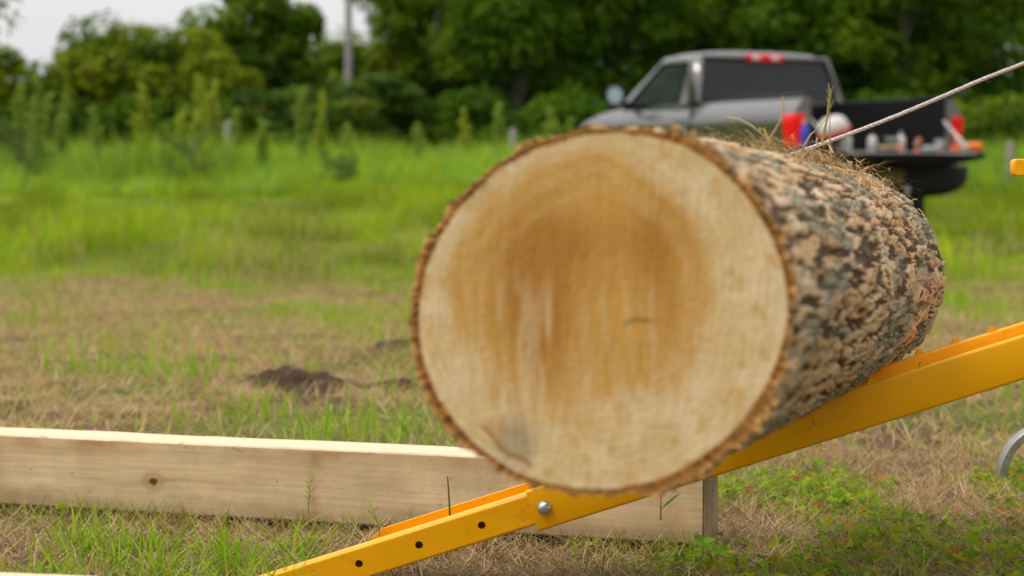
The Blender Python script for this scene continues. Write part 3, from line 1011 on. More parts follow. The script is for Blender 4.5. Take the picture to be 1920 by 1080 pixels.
# ------------------------------------------------------------------ timber beams
def beam(name, label, p0, dirv, nrm, L0, L1, W, Ht, z0, knot=None, seed=0):
    o = empty(name, (p0[0], p0[1], 0))
    tag(o, label, "timber", "sawn timber beams")
    dv = np.array([dirv[0], dirv[1], 0]); nv = np.array([nrm[0], nrm[1], 0]); up = np.array([0, 0, 1.0])
    Ls = np.arange(L0, L1, 0.004); Ls[-1] = L1
    nw, nh = 36, 38
    per, nrms = [], []
    for i in range(nh): per.append((0, Ht * i / nh)); nrms.append(0)
    for i in range(nw): per.append((W * i / nw, Ht)); nrms.append(1)
    for i in range(nh): per.append((W, Ht * (1 - i / nh))); nrms.append(2)
    for i in range(nw): per.append((W * (1 - i / nw), 0)); nrms.append(3)
    per = np.array(per); side = np.array(nrms)
    n_p = len(per)
    LLm, Pi = np.meshgrid(Ls, np.arange(n_p), indexing="ij")
    b = per[Pi, 0]; z = per[Pi, 1]; sd = side[Pi]
    # slightly wandering sawn edges, wane at the arris
    wv = 0.0022 * (fbm(LLm * 9, per[Pi, 0] * 20, per[Pi, 1] * 20, seed + 1, 3) - 0.5) + 0.003 * (fbm(LLm * 1.6, 0 * LLm, 0, seed + 2, 2) - 0.5)
    topw = 0.004 * (fbm(LLm * 14, 0 * LLm + 3, 0, seed + 3, 3) - 0.5)
    zz = z + np.where(z > Ht - 1e-6, wv + topw * (b < 0.02), wv * 0.3)
    bb = b + wv
    cb_, cz_ = W / 2, Ht / 2
    cor = np.minimum(np.minimum(b, W - b) + np.minimum(z, Ht - z), 0.004)
    shr = (0.004 - cor) * 0.5
    bb = bb + np.sign(cb_ - b) * shr; zz = zz + np.sign(cz_ - z) * shr
    P = LLm[..., None] * dv + bb[..., None] * nv + (z0 + zz)[..., None] * up
    base = np.array([0.64, 0.48, 0.28]); br = np.array([0.50, 0.33, 0.165]); gy = np.array([0.48, 0.38, 0.25])
    cr = b * (sd % 2) + z * (1 - sd % 2)
    grain = fbm(LLm * 2.5, cr * 150, sd * 7.0, seed + 5, 3)
    broad = fbm(LLm * 1.3 + 4, cr * 16, sd * 3.0, seed + 6, 3)
    mott = fbm(LLm * 12, cr * 26, sd * 3.0, seed + 7, 4)
    c = base + (br - base) * (0.55 * sstep(0.35, 0.75, broad * 0.6 + grain * 0.4))[..., None]
    c = c + (gy - c) * (0.30 * sstep(0.42, 0.68, mott) * (sd == 0))[..., None]
    fgr = fbm(LLm * 9, cr * 420, sd * 7.0, seed + 18, 3)
    spk = sstep(0.66, 0.74, fbm(LLm * 120, cr * 300, sd * 3.0, seed + 19, 2)) * sstep(0.45, 0.6, fbm(LLm * 5, cr * 12, sd * 3.0, seed + 20, 3))
    saw = fbm(LLm * 60 + z * 14, cr * 9, sd * 2.0, seed + 15, 2)
    c = c * (0.68 + 0.28 * grain + 0.36 * fgr + 0.12 * (saw - 0.5))[..., None]
    c = c * (1 - 0.10 * spk)[..., None]
    dirtm = sstep(0.50, 0.72, fbm(LLm * 3.2, cr * 9, sd * 2.0, seed + 16, 5)) * (sd == 0)
    c = c + (np.array([0.34, 0.225, 0.115]) - c) * (0.38 * dirtm)[..., None]
    low_dark = (1 - sstep(0.006, 0.05, z + 0.03 * (fbm(LLm * 14, z * 14, 0, seed + 17, 3) - 0.5))) * (sd == 0)  # front face turns darker brown towards its bottom edge
    c = c + (np.array([0.26, 0.18, 0.10]) - c) * (0.5 * low_dark)[..., None]
    # paler tone on the top face
    tp = (sd == 1)[..., None]
    c = np.where(tp, (np.array([0.62, 0.51, 0.345]) * (0.88 + 0.24 * grain)[..., None]), c)
    # crosswise sawing stains and rust-brown dirt
    for (l_, wd_, am) in ((-0.30, 0.012, .40), (-0.78, 0.03, .18), (-1.0, .05, .30), (0.06, .02, .2), (0.385, .018, .16)):
        m = np.exp(-((LLm - l_ - 0.03 * (z - .07)) / wd_) ** 2) * (0.4 + fbm(LLm * 50, z * 50, 0, seed + 8, 3)) * (sd == 0)
        c = c + (np.array([0.30, 0.17, 0.07]) - c) * np.clip(am * m, 0, .8)[..., None]
    ed = sstep(0.100, 0.138, z) * (sd == 0) * sstep(0.5, 0.72, fbm(LLm * 7, z * 12, 0, seed + 9, 4))
    c = c + (np.array([0.33, 0.16, 0.05]) - c) * (0.55 * ed)[..., None]
    sp = sstep(0.90, 0.94, fbm(LLm * 150, cr * 190, sd * 5.0, seed + 10, 2)) * (sd < 2)
    c = c * (1 - 0.6 * sp)[..., None]
    if knot:
        kl, kz = knot
        dk = np.sqrt(((LLm - kl) / 1.25) ** 2 + (z - kz) ** 2)
        halo = np.exp(-(np.abs(z - kz - 0.008 * np.sin((LLm - kl) * 20)) / 0.006) ** 2) * np.exp(-(np.abs(LLm - kl) / 0.085)) * (sd == 0)
        c = c + (np.array([0.33, 0.19, 0.08]) - c) * (0.75 * halo)[..., None]
        ring = np.exp(-((dk - 0.0145) / 0.006) ** 2) * (sd == 0)
        c = c + (np.array([0.40, 0.25, 0.11]) - c) * (0.7 * ring)[..., None]
        kn = (1 - sstep(0.006, 0.0095, dk + 0.002 * (fbm(LLm * 200, z * 200, 0, 3, 2) - .5))) * (sd == 0)
        c = c + (np.array([0.08, 0.03, 0.012]) - c) * (0.95 * kn)[..., None]
    nl = len(Ls)
    idx = np.arange(nl * n_p).reshape(nl, n_p)
    nx_ = np.roll(idx, -1, 1)
    q = np.stack([idx[:-1], nx_[:-1], nx_[1:], idx[1:]], -1).reshape(-1, 4)
    mesh_np("beam", P.reshape(-1, 3), [q], M_TIMBER, o, c.reshape(-1, 3))
    for end, row in ((L0, 0), (L1, nl - 1)):              # end grain
        a_, b_ = np.meshgrid(np.linspace(0.0015, W - 0.0015, 40), np.linspace(0.0015, Ht - 0.0015, 44))
        s_ = 1 if row else -1
        jit = (fbm(a_ * 120, b_ * 120, 0, seed + 12, 3) - 0.5) * 0.0012
        E = (end + s_ * 0.0012 + jit)[..., None] * dv + a_[..., None] * nv + (z0 + b_)[..., None] * up
        rg = np.sin(np.sqrt((a_ - 0.02) ** 2 + (b_ + 0.03) ** 2) * 900 + 4 * fbm(a_ * 30, b_ * 30, 0, 4, 2))
        ec = np.array([0.38, 0.285, 0.18]) * (0.9 + 0.08 * rg + 0.7 * (fbm(a_ * 60, b_ * 18, 0, seed + 13, 3) - .5))[..., None]
        ii = np.arange(a_.size).reshape(a_.shape)
        mesh_np("end_grain", E.reshape(-1, 3), [np.stack([ii[:-1, :-1], ii[:-1, 1:], ii[1:, 1:], ii[1:, :-1]], -1).reshape(-1, 4)], M_TIMBER, o, ec.reshape(-1, 3))
    # torn fibres along the top arris
    ff = Field()
    m_ = 90
    lp = np.concatenate([RNG.uniform(-0.95, -0.45, 45), RNG.uniform(L0, L1, m_ - 45)])
    sidep = RNG.random(m_) < 0.5
    bp = np.where(sidep, 0.001, W - 0.002)
    bs = lp[:, None] * dv + bp[:, None] * nv + np.array([0, 0, z0 + Ht - 0.002])
    bdir = math.atan2(dirv[1], dirv[0]) + RNG.normal(0, 0.5, m_) + np.where(RNG.random(m_) < .5, 0, math.pi)
    ff.add(bs, RNG.uniform(0.01, 0.035, m_), RNG.uniform(0.0008, 0.002, m_), bdir, np.where(sidep, RNG.uniform(1.2, 2.2, m_), RNG.uniform(0.9, 1.5, m_)), RNG.uniform(-0.6, 0.8, m_),
           pick(m_, [(0.7, 0.6, 0.42), (0.6, 0.48, 0.3)]))
    tag(ff.build("splinters", M_STRAW, o), kind="stuff")
    return o


beam("timber_beam", "pale square sawn beam with a knot, lying behind the yellow ramp under the log", TB0, TBD, TBN, TLEN0, TLEN1, TW, TH, 0.004, knot=(-0.636, 0.062), seed=400)
q0 = at(0, 1071, 2.62); q1 = at(150, 1083, 2.62 * 0.985)
d2 = np.array([0.985, -0.17]); d2 /= np.linalg.norm(d2); n2 = np.array([0.17, 0.985]); n2 /= np.linalg.norm(n2)
beam("timber_beam", "second pale sawn beam, only its top edge showing in the near left foreground", np.array([q0.x, q0.y]) - n2 * TW, d2, n2, -0.8, 0.14, TW, TH, q0.z - TH, seed=470)

# ------------------------------------------------------------------ rope
tc_ = (3.17 - DN) / (DF - DN)
rope = MB()
cpt = LA + LW * (tc_ * LL)
pts = []
aim = at(1500, 283, 3.17); far_end = at(1920, 121, 3.17)
dirr = (far_end - aim).normalized()
a_t = math.pi / 2 + math.atan2(dirr.z, dirr.x)
for a in np.linspace(a_t + 3.4, a_t, 40):
    pts.append(log_pt(tc_, a, 0.002))
end = pts[-1]
tgt = end + (at(1920, 121, 3.17) - at(1490, 286, 3.17)) * 1.0
for k in np.linspace(0.04, 1.6, 26):
    pts.append(end + (tgt - end) * k + Vector((0, 0, -0.006 * math.sin(math.pi * min(k, 1)))))
# laid rope: three twisted strands in one mesh
P_ = [pts[0]]
for a, b in zip(pts[:-1], pts[1:]):
    n_ = max(1, int((b - a).length / 0.004))
    for k in range(1, n_ + 1): P_.append(a.lerp(b, k / n_))
up = Vector((0, 1, 0))
for s_ in range(3):
    sp = []
    for i, p in enumerate(P_):
        d = (P_[min(i + 1, len(P_) - 1)] - P_[max(i - 1, 0)]).normalized()
        e1v = (up - d * up.dot(d)).normalized(); e2v = d.cross(e1v)
        ph = i * 0.004 / 0.024 * 2 * math.pi + s_ * 2.094
        sp.append(p + (e1v * math.cos(ph) + e2v * math.sin(ph)) * 0.0011)
    rope.tube(sp, 0.0024, 6)
tag(rope.build("winch_rope", M_CABLE, smooth=True), "taut pale winch rope running up from the top of the log", "rope")

# ------------------------------------------------------------------ straw on the log
stf = Field()
m_ = 1000
tcl = np.clip(np.concatenate([RNG.normal(0.50, 0.10, 400), RNG.normal(0.68, 0.11, 600)]), 0.22, 0.95)
acl = np.concatenate([RNG.normal(1.40, 0.17, 400), RNG.normal(1.12, 0.26, 600)])
bs = np.array([log_pt(float(t), float(a), -0.002 + float(abs(RNG.normal(0, 0.010)))) for t, a in zip(tcl, acl)])
stf.add(bs, RNG.uniform(0.015, 0.065, m_), RNG.uniform(0.0008, 0.0021, m_), RNG.uniform(0, 6.28, m_), np.clip(RNG.normal(1.55, 0.27, m_), 0.5, 2.0), RNG.uniform(-0.4, 1.6, m_),
        pick(m_, [(0.46, 0.30, 0.12), (0.36, 0.19, 0.06), (0.50, 0.37, 0.19), (0.22, 0.10, 0.03), (0.40, 0.25, 0.08)]))
stf_o = stf.build("straw_tuft", M_STRAW)
tag(stf_o, "tangle of dry straw caught on top of the log bark", "straw", kind="stuff")


def stalk(label, pts, r0, col, head=None, group="loose stalks on the log", name="dry_stalk", cat="stalk"):
    mb = MB().tube(pts, list(np.linspace(r0, r0 * 0.45, len(pts))), 6)
    if head:
        q = Vector(pts[-1])
        for k in range(7):
            a = k * 2.4
            mb.tube([q + Vector((0, 0, 0.004 * k - 0.02)), q + Vector((0.006 * math.cos(a), 0.006 * math.sin(a), 0.004 * k - 0.006))], [0.0012, 0.0003], 5)
    m = mat("stalk_skin", col, 0.6, var=0.25, scale=60, transl=0.15)
    o = mb.build(name, m, smooth=True)
    return tag(o, label, cat, group)


def px_path(pp, D):
    return [at(a, b, D) for a, b in pp]


stalk("upright straw-brown stalk with green tip in front of the cab glass", px_path([(1541, 268), (1546, 245), (1551, 222), (1553, 200), (1556, 178)], 2.95), 0.0022, (0.34, 0.30, 0.07), True)
stalk("thin red-brown stalk standing straight up beside the white hard hat", px_path([(1559, 300), (1557, 270), (1556, 235), (1556, 205)], 3.0), 0.0013, (0.42, 0.22, 0.10))
stalk("forked straw leaning right from the log beside the red tail lamp", px_path([(1498, 292), (1510, 270), (1520, 252), (1536, 240), (1548, 222)], 2.9), 0.0017, (0.45, 0.34, 0.13))
stalk("long arched straw over the log in front of the grey truck side", px_path([(1362, 221), (1385, 224), (1408, 235), (1428, 251), (1440, 262)], 2.65), 0.0019, (0.50, 0.42, 0.30))
stalk("brown straw leaning right just left of the red tail lamp", px_path([(1442, 262), (1452, 246), (1462, 228), (1470, 205), (1468, 180)], 2.7), 0.0018, (0.44, 0.28, 0.10))
stalk("short curled straw hook under the white hard hat", px_path([(1533, 258), (1531, 263), (1534, 275), (1539, 288), (1540, 300)], 2.95), 0.0016, (0.52, 0.38, 0.24))
stalk("pale twig jutting right from the far log end below the bumper", px_path([(1681, 384), (1694, 379), (1708, 376), (1720, 373)], 3.3), 0.0013, (0.55, 0.48, 0.36))
stalk("yellow forked stalk poking up from the straw at the log top", px_path([(1443, 270), (1439, 258), (1434, 246), (1432, 241)], 2.7), 0.0024, (0.52, 0.40, 0.08))
stalk("orange bark sliver sticking up on the far half of the log", px_path([(1627, 362), (1629, 356), (1630, 350), (1630, 345)], 3.1), 0.0028, (0.50, 0.22, 0.05), cat="bark sliver", name="bark_sliver")


# ------------------------------------------------------------------ foreground plants
def plant(name, label, px, py, D, hgt, lean, leaves, lsize, col, group=None, stem_r=0.0011, ring=False, cat="plant"):
    p = at(px, py, D)
    o = empty(name, p); tag(o, label, cat, group)
    ptsl = [Vector((lean * (k / 5) ** 1.6, 0, hgt * k / 5)) for k in range(6)]
    m = mat("plant_skin", col, 0.5, var=0.2, scale=80, transl=0.35)
    MB().tube(ptsl, list(np.linspace(stem_r, stem_r * 0.5, 6)), 6).build("stem", m, o, smooth=True)
    if leaves:
        cen, tg, nr = [], [], []
        for k in range(leaves):
            f = 1.0 if ring else 0.35 + 0.65 * k / max(1, leaves - 1)
            a = k * (2.4 if not ring else 6.283 / leaves) + 0.4
            cen.append(ptsl[-1].lerp(ptsl[0], 1 - f)); tg.append((math.cos(a), math.sin(a), 0.25 if ring else 0.9)); nr.append((0.0, -0.4, 1) if ring else (math.cos(a + 2), math.sin(a + 2), 0.7))
        n = leaves
        v, q = leaf_quads(np.array(cen), np.array(nr, float), np.array(tg, float), np.full(n, lsize) * RNG.uniform(0.8, 1.15, n), np.full(n, lsize * (0.75 if ring else 0.22)))
        mesh_np("leaves", v, [q], M_LEAF, o, np.repeat(pick(n, [col, tuple(c_ * 1.3 for c_ in col)]), 6, 0))
    return o


FG = "small plants against the timber"
plant("grass_stalk", "lone upright dark green grass stalk before the timber, left of the bolt", 844, 990, 3.16, 0.082, -0.004, 0, 0, (0.10, 0.15, 0.02), FG, 0.0020, cat="grass stalk")
plant("weed_sprig", "light green feathery sprig against the timber above the straw", 578, 965, 3.45, 0.060, 0.004, 12, 0.014, (0.26, 0.33, 0.03), FG)
plant("grass_stalk", "green stalk before the right timber end under the ramp", 1239, 975, 3.35, 0.05, 0.0, 1, 0.05, (0.12, 0.20, 0.02), FG, 0.0014, cat="grass stalk")
plant("seedling", "light green round-leaved seedling at the foot of the timber's right end", 1318, 1058, 3.10, 0.034, 0.0, 4, 0.022, (0.19, 0.33, 0.03), FG, ring=True, cat="seedling")
plant("seedling", "lower round-leaved seedling in the grass just right of the timber corner", 1342, 1062, 3.08, 0.024, 0.006, 4, 0.019, (0.15, 0.27, 0.02), FG, ring=True, cat="seedling")
plant("weed_sprig", "yellow-green sprig in the straw below the bolt", 1077, 1060, 3.0, 0.038, 0.003, 10, 0.013, (0.32, 0.36, 0.03), FG)
plant("weed_sprig", "green sprig crossing the far ramp plate at its lower tip", 712, 1006, 3.22, 0.045, -0.012, 7, 0.016, (0.20, 0.32, 0.03), FG)

# steel hoop at the right edge
hp = empty("steel_hoop", (at(1870, 895, 4.25).x, 4.25, Gs(0.9 * 1.15, 4.25)))
tag(hp, "curved flat grey steel hoop standing in the grass at far right", "hoop")
hb = MB()
R_ = 0.118
sec = []
zc = at(1870, 895, 4.25).z - hp.location.z
prof = []
for k in range(41):
    a = math.pi - math.pi * k / 40 * 1.0
    prof.append((R_ + R_ * math.cos(a), R_ * math.sin(a)))
wv, fv = [], []
hw, hth = 0.020, 0.017
for (px_, pz_), k in zip(prof, range(41)):
    a = math.pi - math.pi * k / 40
    nx__, nz__ = math.cos(a), math.sin(a)
    for (s1, s2) in ((0, -1), (-1, -1), (-1, 1), (0, 1)):
        wv.append((px_ + nx__ * hth * s1, hw * s2, pz_ + nz__ * hth * s1 + zc))
for k in range(40):
    for j in range(4):
        fv.append((k * 4 + j, k * 4 + (j + 1) % 4, (k + 1) * 4 + (j + 1) % 4, (k + 1) * 4 + j))
hb.add(wv, fv)
hb.build("bent_bar", M_STEEL, hp, bevel=0.0015)
for xx in (hth / 2, 2 * R_ - hth / 2):
    hl = MB()
    hl.box((xx, 0, zc / 2 - 0.02), (hth, hw * 2, zc + 0.04))
    hl.build("leg", M_STEEL, hp, bevel=0.001)


# ------------------------------------------------------------------ trees
def crown_mesh(name, parent, rx, ry, z0, z1, n, leaf, cols, clumps=46, seed=0, layered=False, shell=0.72):
    r = np.random.default_rng(seed)
    cz = (z0 + z1) / 2; hz = (z1 - z0) / 2
    d = r.normal(size=(clumps, 3)); d /= np.linalg.norm(d, axis=1, keepdims=True)
    rad = r.uniform(0.25, 1.0, clumps) ** 0.5
    env = 0.82 + 0.36 * r.random(clumps)
    cc = d * (rad * env)[:, None] * np.array([rx, ry, hz]) * 0.88
    # a crown is fuller low, rounder on top
    cc[:, 2] += cz
    cr = r.uniform(0.24, 0.46, clumps) * min(rx, hz) * 1.05
    ci = r.integers(0, clumps, n)
    o = r.normal(size=(n, 3)); o /= np.linalg.norm(o, axis=1, keepdims=True)
    rr = r.uniform(0.3, 1.0, n) ** 0.45
    sq = np.array([1.0, 1.0, 0.36 if layered else 0.72])
    P = cc[ci] + o * (rr * cr[ci])[:, None] * sq
    P[:, 2] = np.maximum(P[:, 2], z0 * 0.6)
    nrm = o * np.array([0.8, 0.8, 0.8]) + np.array([0, 0, 0.75]) + r.normal(0, 0.45, (n, 3))
    tg = o * np.array([1, 1, 0.3]) + r.normal(0, 0.5, (n, 3)) + np.array([0, 0, -0.45])
    ls = leaf * r.uniform(0.6, 1.35, n)
    v, q = leaf_quads(P, nrm, tg, ls, ls * r.uniform(0.5, 0.8, n), 0.3)
    cols = np.array(cols)
    cl_c = cols[r.integers(0, len(cols), clumps)]
    c = cl_c[ci] * 0.72 + cols[r.integers(0, len(cols), n)] * 0.28
    c = c * r.uniform(0.72, 1.25, n)[:, None]
    mesh_np(name, v, [q], M_LEAF, parent, np.repeat(c, 6, 0))
    return cc


DG = [(0.062, 0.145, 0.008), (0.10, 0.20, 0.010), (0.044, 0.11, 0.007), (0.14, 0.235, 0.012)]
MG = [(0.085, 0.165, 0.008), (0.14, 0.22, 0.010), (0.048, 0.105, 0.007), (0.19, 0.245, 0.012)]
YG = [(0.20, 0.26, 0.010), (0.28, 0.32, 0.014), (0.125, 0.19, 0.009), (0.065, 0.125, 0.007)]
BG = [(0.055, 0.125, 0.018), (0.08, 0.145, 0.016), (0.17, 0.21, 0.016), (0.032, 0.08, 0.012)]


def tree(name, label, px, D, wpx, top_py, cols, n, leaf=0.15, base_frac=0.12, layered=False, group="trees of the wood edge", seed=0, cat="tree", clumps=46):
    x = (px - 960) / F * D
    zg = Gs(x, D)
    ztop = at(px, top_py, D).z - zg
    rx = wpx / 2 / F * D
    o = empty(name, (x, D, zg)); tag(o, label, cat, group)
    cc = crown_mesh("crown", o, rx * 1.06, rx * 0.9, ztop * base_frac, ztop, int(n * 1.25), leaf * 1.12, cols, clumps, seed, layered)
    mb = MB()
    r = random.Random(seed)
    th = ztop * 0.82
    tr = 0.03 + ztop * 0.016
    tp = [Vector((0.10 * math.sin(k * 1.3 + seed), 0.1 * math.cos(k + seed), th * k / 6 - (0.1 if k == 0 else 0))) for k in range(7)]
    mb.tube(tp, list(np.linspace(tr * 1.3, tr * 0.25, 7)), 8)
    for k in range(min(11, len(cc))):
        e = Vector(cc[k * len(cc) // 11])
        f = min(0.85, max(0.15, (e.z - 0.6) / th * 0.75))
        s = tp[0].lerp(tp[-1], f)
        mid = s.lerp(e, 0.5) + Vector((0, 0, 0.12))
        mb.tube([s, mid, e], [tr * 0.5, tr * 0.3, tr * 0.1], 6)
    mb.build("trunk", M_TRUNK, o, smooth=True)
    return o


T = [
    ("broadleaf_tree", "tall tree whose leafy branch hangs in at the upper left sky corner", -148, 42, 372, -330, DG, 6000, .15, .35),
    ("shrub_tree", "low yellow-green bushy tree furthest left below the open sky", 15, 45, 260, 95, YG, 8500, .17, .02),
    ("shrub_tree", "yellow-green rounded tree with dark crown corner, right of the open sky", 198, 48, 330, 62, YG, 12000, .17, .02),
    ("broadleaf_tree", "large mid-green tree left of the utility pole, rising past the frame", 462, 50, 262, -80, MG, 14000, .17, .02),
    ("shrub_tree", "bright yellow-green tree in front of the large one left of the pole", 325, 46.5, 260, 42, YG, 9500, .17, .02),
    ("broadleaf_tree", "small low tree behind the utility pole under the sky gap", 640, 60, 340, 48, MG, 8000, .19, .02),
    ("broadleaf_tree", "mid-green tree right of the utility pole with a leaning edge", 818, 51, 262, -170, MG, 11500, .17, .02),
    ("broadleaf_tree", "dark tree second to the right of the utility pole", 975, 48, 260, -190, DG, 9000, .16, .06),
    ("broadleaf_tree", "dark green tree above the truck's hood and mirror", 1145, 50, 270, -200, DG, 9500, .16, .06),
    ("broadleaf_tree", "mid-green tree directly behind the truck's cab roof", 1330, 52, 280, -210, MG, 9500, .16, .06),
    ("broadleaf_tree", "dark green tree right of the truck's cab roof", 1515, 49, 270, -200, DG, 9500, .16, .06),
    ("broadleaf_tree", "dense green tree behind the open truck bed", 1690, 48, 270, -190, MG, 9000, .16, .06),
    ("broadleaf_tree", "darkest tree furthest right behind the rope's upper end", 1875, 50, 290, -200, DG, 9500, .16, .06),
    ("shrub", "layered spreading shrub with drooping tiers left of the pole's base", 560, 43, 230, 132, BG, 4200, .13, .1, True),
    ("shrub", "layered spreading shrub with yellow tips right of the pole's base", 715, 43.5, 230, 128, BG, 4200, .13, .1, True),
    ("shrub", "dark round shrub at far left behind the tall weeds", 70, 43, 240, 178, DG, 3200, .13, .05),
    ("shrub", "dark shrub below the bright yellow-green tree", 265, 43.5, 250, 178, DG, 3600, .13, .05),
    ("shrub", "shadowy shrub under the large tree left of the pole", 430, 44, 200, 175, DG, 3000, .13, .05),
    ("shrub", "low dark shrub left of the log's upper edge", 880, 44, 230, 165, DG, 3400, .13, .05),
    ("shrub", "low dark shrub in front of the truck's hood", 1055, 44.5, 230, 160, DG, 3400, .13, .05),
    ("shrub", "dark shrub hidden mostly behind the truck's cab", 1240, 45, 250, 150, DG, 3000, .13, .05),
    ("shrub", "dark shrub seen over the right bed rail", 1640, 44, 230, 150, DG, 3400, .13, .05),
    ("shrub", "leafy dark shrub right of the tail lamp at far right", 1830, 43.5, 230, 165, MG, 3400, .13, .05),
]
for i, t in enumerate(T):
    tree(t[0], t[1], t[2], t[3], t[4], t[5], t[6], t[7], t[8], t[9], len(t) > 10 and t[10], seed=i * 7 + 3,
         group="shrubs before the wood" if t[0] == "shrub" else "trees of the wood edge", cat="shrub" if t[0] == "shrub" else "tree",
         clumps=30 if t[0] == "shrub" else 52)

# far wood behind, one mass
r = np.random.default_rng(77)
n = 46000
wxx = r.uniform(-3.2, 19, n); wyy = r.uniform(56, 66, n)
wzz = r.uniform(0.5, 9.0, n) * (0.75 + 0.25 * fbm(wxx * 0.4, wyy * 0.2, 0, 5, 2))
left = r.random(n) < 0.30
wxx[left] = r.uniform(-19, -5.8, left.sum()); wzz[left] = r.uniform(0.4, 3.6, left.sum())
lim = np.where(wxx < -5.8, 2.4 + 1.6 * sstep(-14.5, -9.5, wxx), 9.5)
k = wzz < lim
P = np.stack([wxx, wyy, wzz + 0.8], -1)[k]; n = len(P)
ls = r.uniform(0.2, 0.42, n)
nb = 16000                                                        # unseen foliage added behind the camera to darken reflections and block low sky
Pb = np.stack([r.uniform(-55, 55, nb), r.uniform(-46, -34, nb), r.uniform(0.1, 10.5, nb) * r.uniform(0.7, 1, nb)], -1)
P = np.concatenate([P, Pb]); n = len(P); ls = np.concatenate([ls, r.uniform(0.5, 1.0, nb)])
v, q = leaf_quads(P, r.normal(0, 0.6, (n, 3)) + np.array([0, -0.3, 0.6]), r.normal(0, 1, (n, 3)) + np.array([0, 0, -0.4]), ls, ls * 0.65)
far = mesh_np("far_wood", v, [q], M_LEAF, col=np.repeat(pick(n, DG), 6, 0))
tag(far, "dark mass of woodland foliage deep behind the edge trees, plus unseen foliage added behind camera", "woodland", kind="stuff")

# utility pole
xp = (655 - 960) / F * 55
zp = Gs(xp, 55)
up_ = empty("utility_pole", (xp, 55, zp))
tag(up_, "grey weathered utility pole standing in the gap between the trees", "utility pole")
MB().lathe([(0.115, -0.3), (0.108, 2.0), (0.095, 6.0), (0.085, 9.2), (0.05, 9.24)], seg=16).build("pole", M_POLE, up_, smooth=True)
MB().box((0, -0.13, 8.5), (2.0, 0.09, 0.11)).build("crossarm", M_POLE, up_, bevel=0.01)
for xx in (-0.85, 0.0, 0.85):
    MB().lathe([(0.02, 0), (0.05, 0.04), (0.03, 0.08), (0.05, 0.12), (0.02, 0.17)], (xx, -0.13, 8.56), 12).build("insulator", M_GREYP, up_, smooth=True)


# tall weeds
def weed(label, px, top_py, D, wpx, cols, seed):
    x = (px - 960) / F * D; zg = Gs(x, D)
    h_ = at(px, top_py, D).z - zg
    o = empty("tall_weed", (x, D, zg)); tag(o, label, "weed", "tall weeds in the meadow")
    r = np.random.default_rng(seed)
    MB().tube([(0, 0, -0.05), (0.02, 0, h_ * 0.4), (0.0, 0.02, h_ * 0.8), (0.01, 0, h_ * 0.97)], [0.012, 0.010, 0.006, 0.003], 6).build("stem", mat("weed_stem", (0.16, 0.20, 0.04), 0.7, var=0.2), o, smooth=True)
    n = 330
    k_ = r.integers(0, 4, n)
    ox = np.concatenate([[0], r.normal(0, 0.30, 3)])[k_] * wpx / F * D
    oy = np.concatenate([[0], r.normal(0, 0.30, 3)])[k_] * wpx / F * D
    hs = np.concatenate([[1], r.uniform(0.62, 0.93, 3)])[k_]
    f = r.uniform(0.25, 1.0, n) ** 0.75 * hs
    w_ = wpx / F * D * 0.36 * np.clip((hs - f) / hs * 1.9 + 0.06, 0, 1) ** 0.7 * r.uniform(0.7, 1.2, n)
    a = r.uniform(0, 6.28, n); rr = w_ * r.uniform(0.1, 1, n)
    P = np.stack([np.cos(a) * rr + ox * f, np.sin(a) * rr + oy * f, f * h_ - 0.03], -1)
    tg = np.stack([np.cos(a), np.sin(a), r.uniform(0.8, 2.4, n)], -1)
    nr = np.stack([np.cos(a) * 0.8, np.sin(a) * 0.8, np.full(n, 0.6)], -1) + r.normal(0, 0.3, (n, 3))
    ls = r.uniform(0.08, 0.17, n)
    v, q = leaf_quads(P, nr, tg, ls, ls * 0.36)
    mesh_np("leaves", v, [q], M_LEAF, o, np.repeat(pick(n, cols), 6, 0))


W1 = [(0.34, 0.40, 0.03), (0.27, 0.35, 0.03), (0.40, 0.41, 0.05)]
W2 = [(0.25, 0.36, 0.05), (0.19, 0.30, 0.04), (0.31, 0.38, 0.06)]
WE = [
    ("slim tall weed furthest left in the meadow", 38, 158, 33, 34, W2), ("bushy tall weed beside the slim one at far left", 70, 140, 34, 60, W2),
    ("shorter plume weed between the far-left pair and the lone spire", 124, 178, 35, 40, W2), ("stubby weed left of the lone yellow spire", 178, 205, 34, 30, W2),
    ("lone narrow yellow-green spire below the yellow-green trees", 269, 158, 34, 34, W1), ("lower yellow weed leaning on the tallest pair", 346, 205, 33, 40, W1),
    ("tallest broad yellow plume of the pair left of the grey post", 376, 143, 34, 44, W1), ("slightly shorter plume right beside the tallest one", 404, 152, 34.6, 40, W1),
    ("thin weed right behind the grey fence post", 443, 203, 35, 28, W2), ("short weed midway between the post and the pole", 496, 225, 34, 28, W2),
    ("narrow weed spire left of the utility pole's line", 566, 165, 35, 30, W2), ("pale pointed weed just left under the utility pole", 604, 180, 34, 36, W1),
    ("small weed right of the utility pole's line", 650, 235, 34, 30, W2), ("low weed before the dark shrub right of the pole", 783, 232, 35, 34, W2),
    ("paired yellow weed near the log, left one", 870, 208, 35, 30, W1), ("pale weed spire nearest the log's left rim", 935, 198, 35, 30, W2),
    ("weed showing just above the log's top left bark", 1030, 205, 35.5, 36, W2), ("bare-topped weed right beside the log's highest bark", 1068, 225, 36, 26, W2),
]
for i, t in enumerate(WE):
    weed(*t, seed=500 + i)


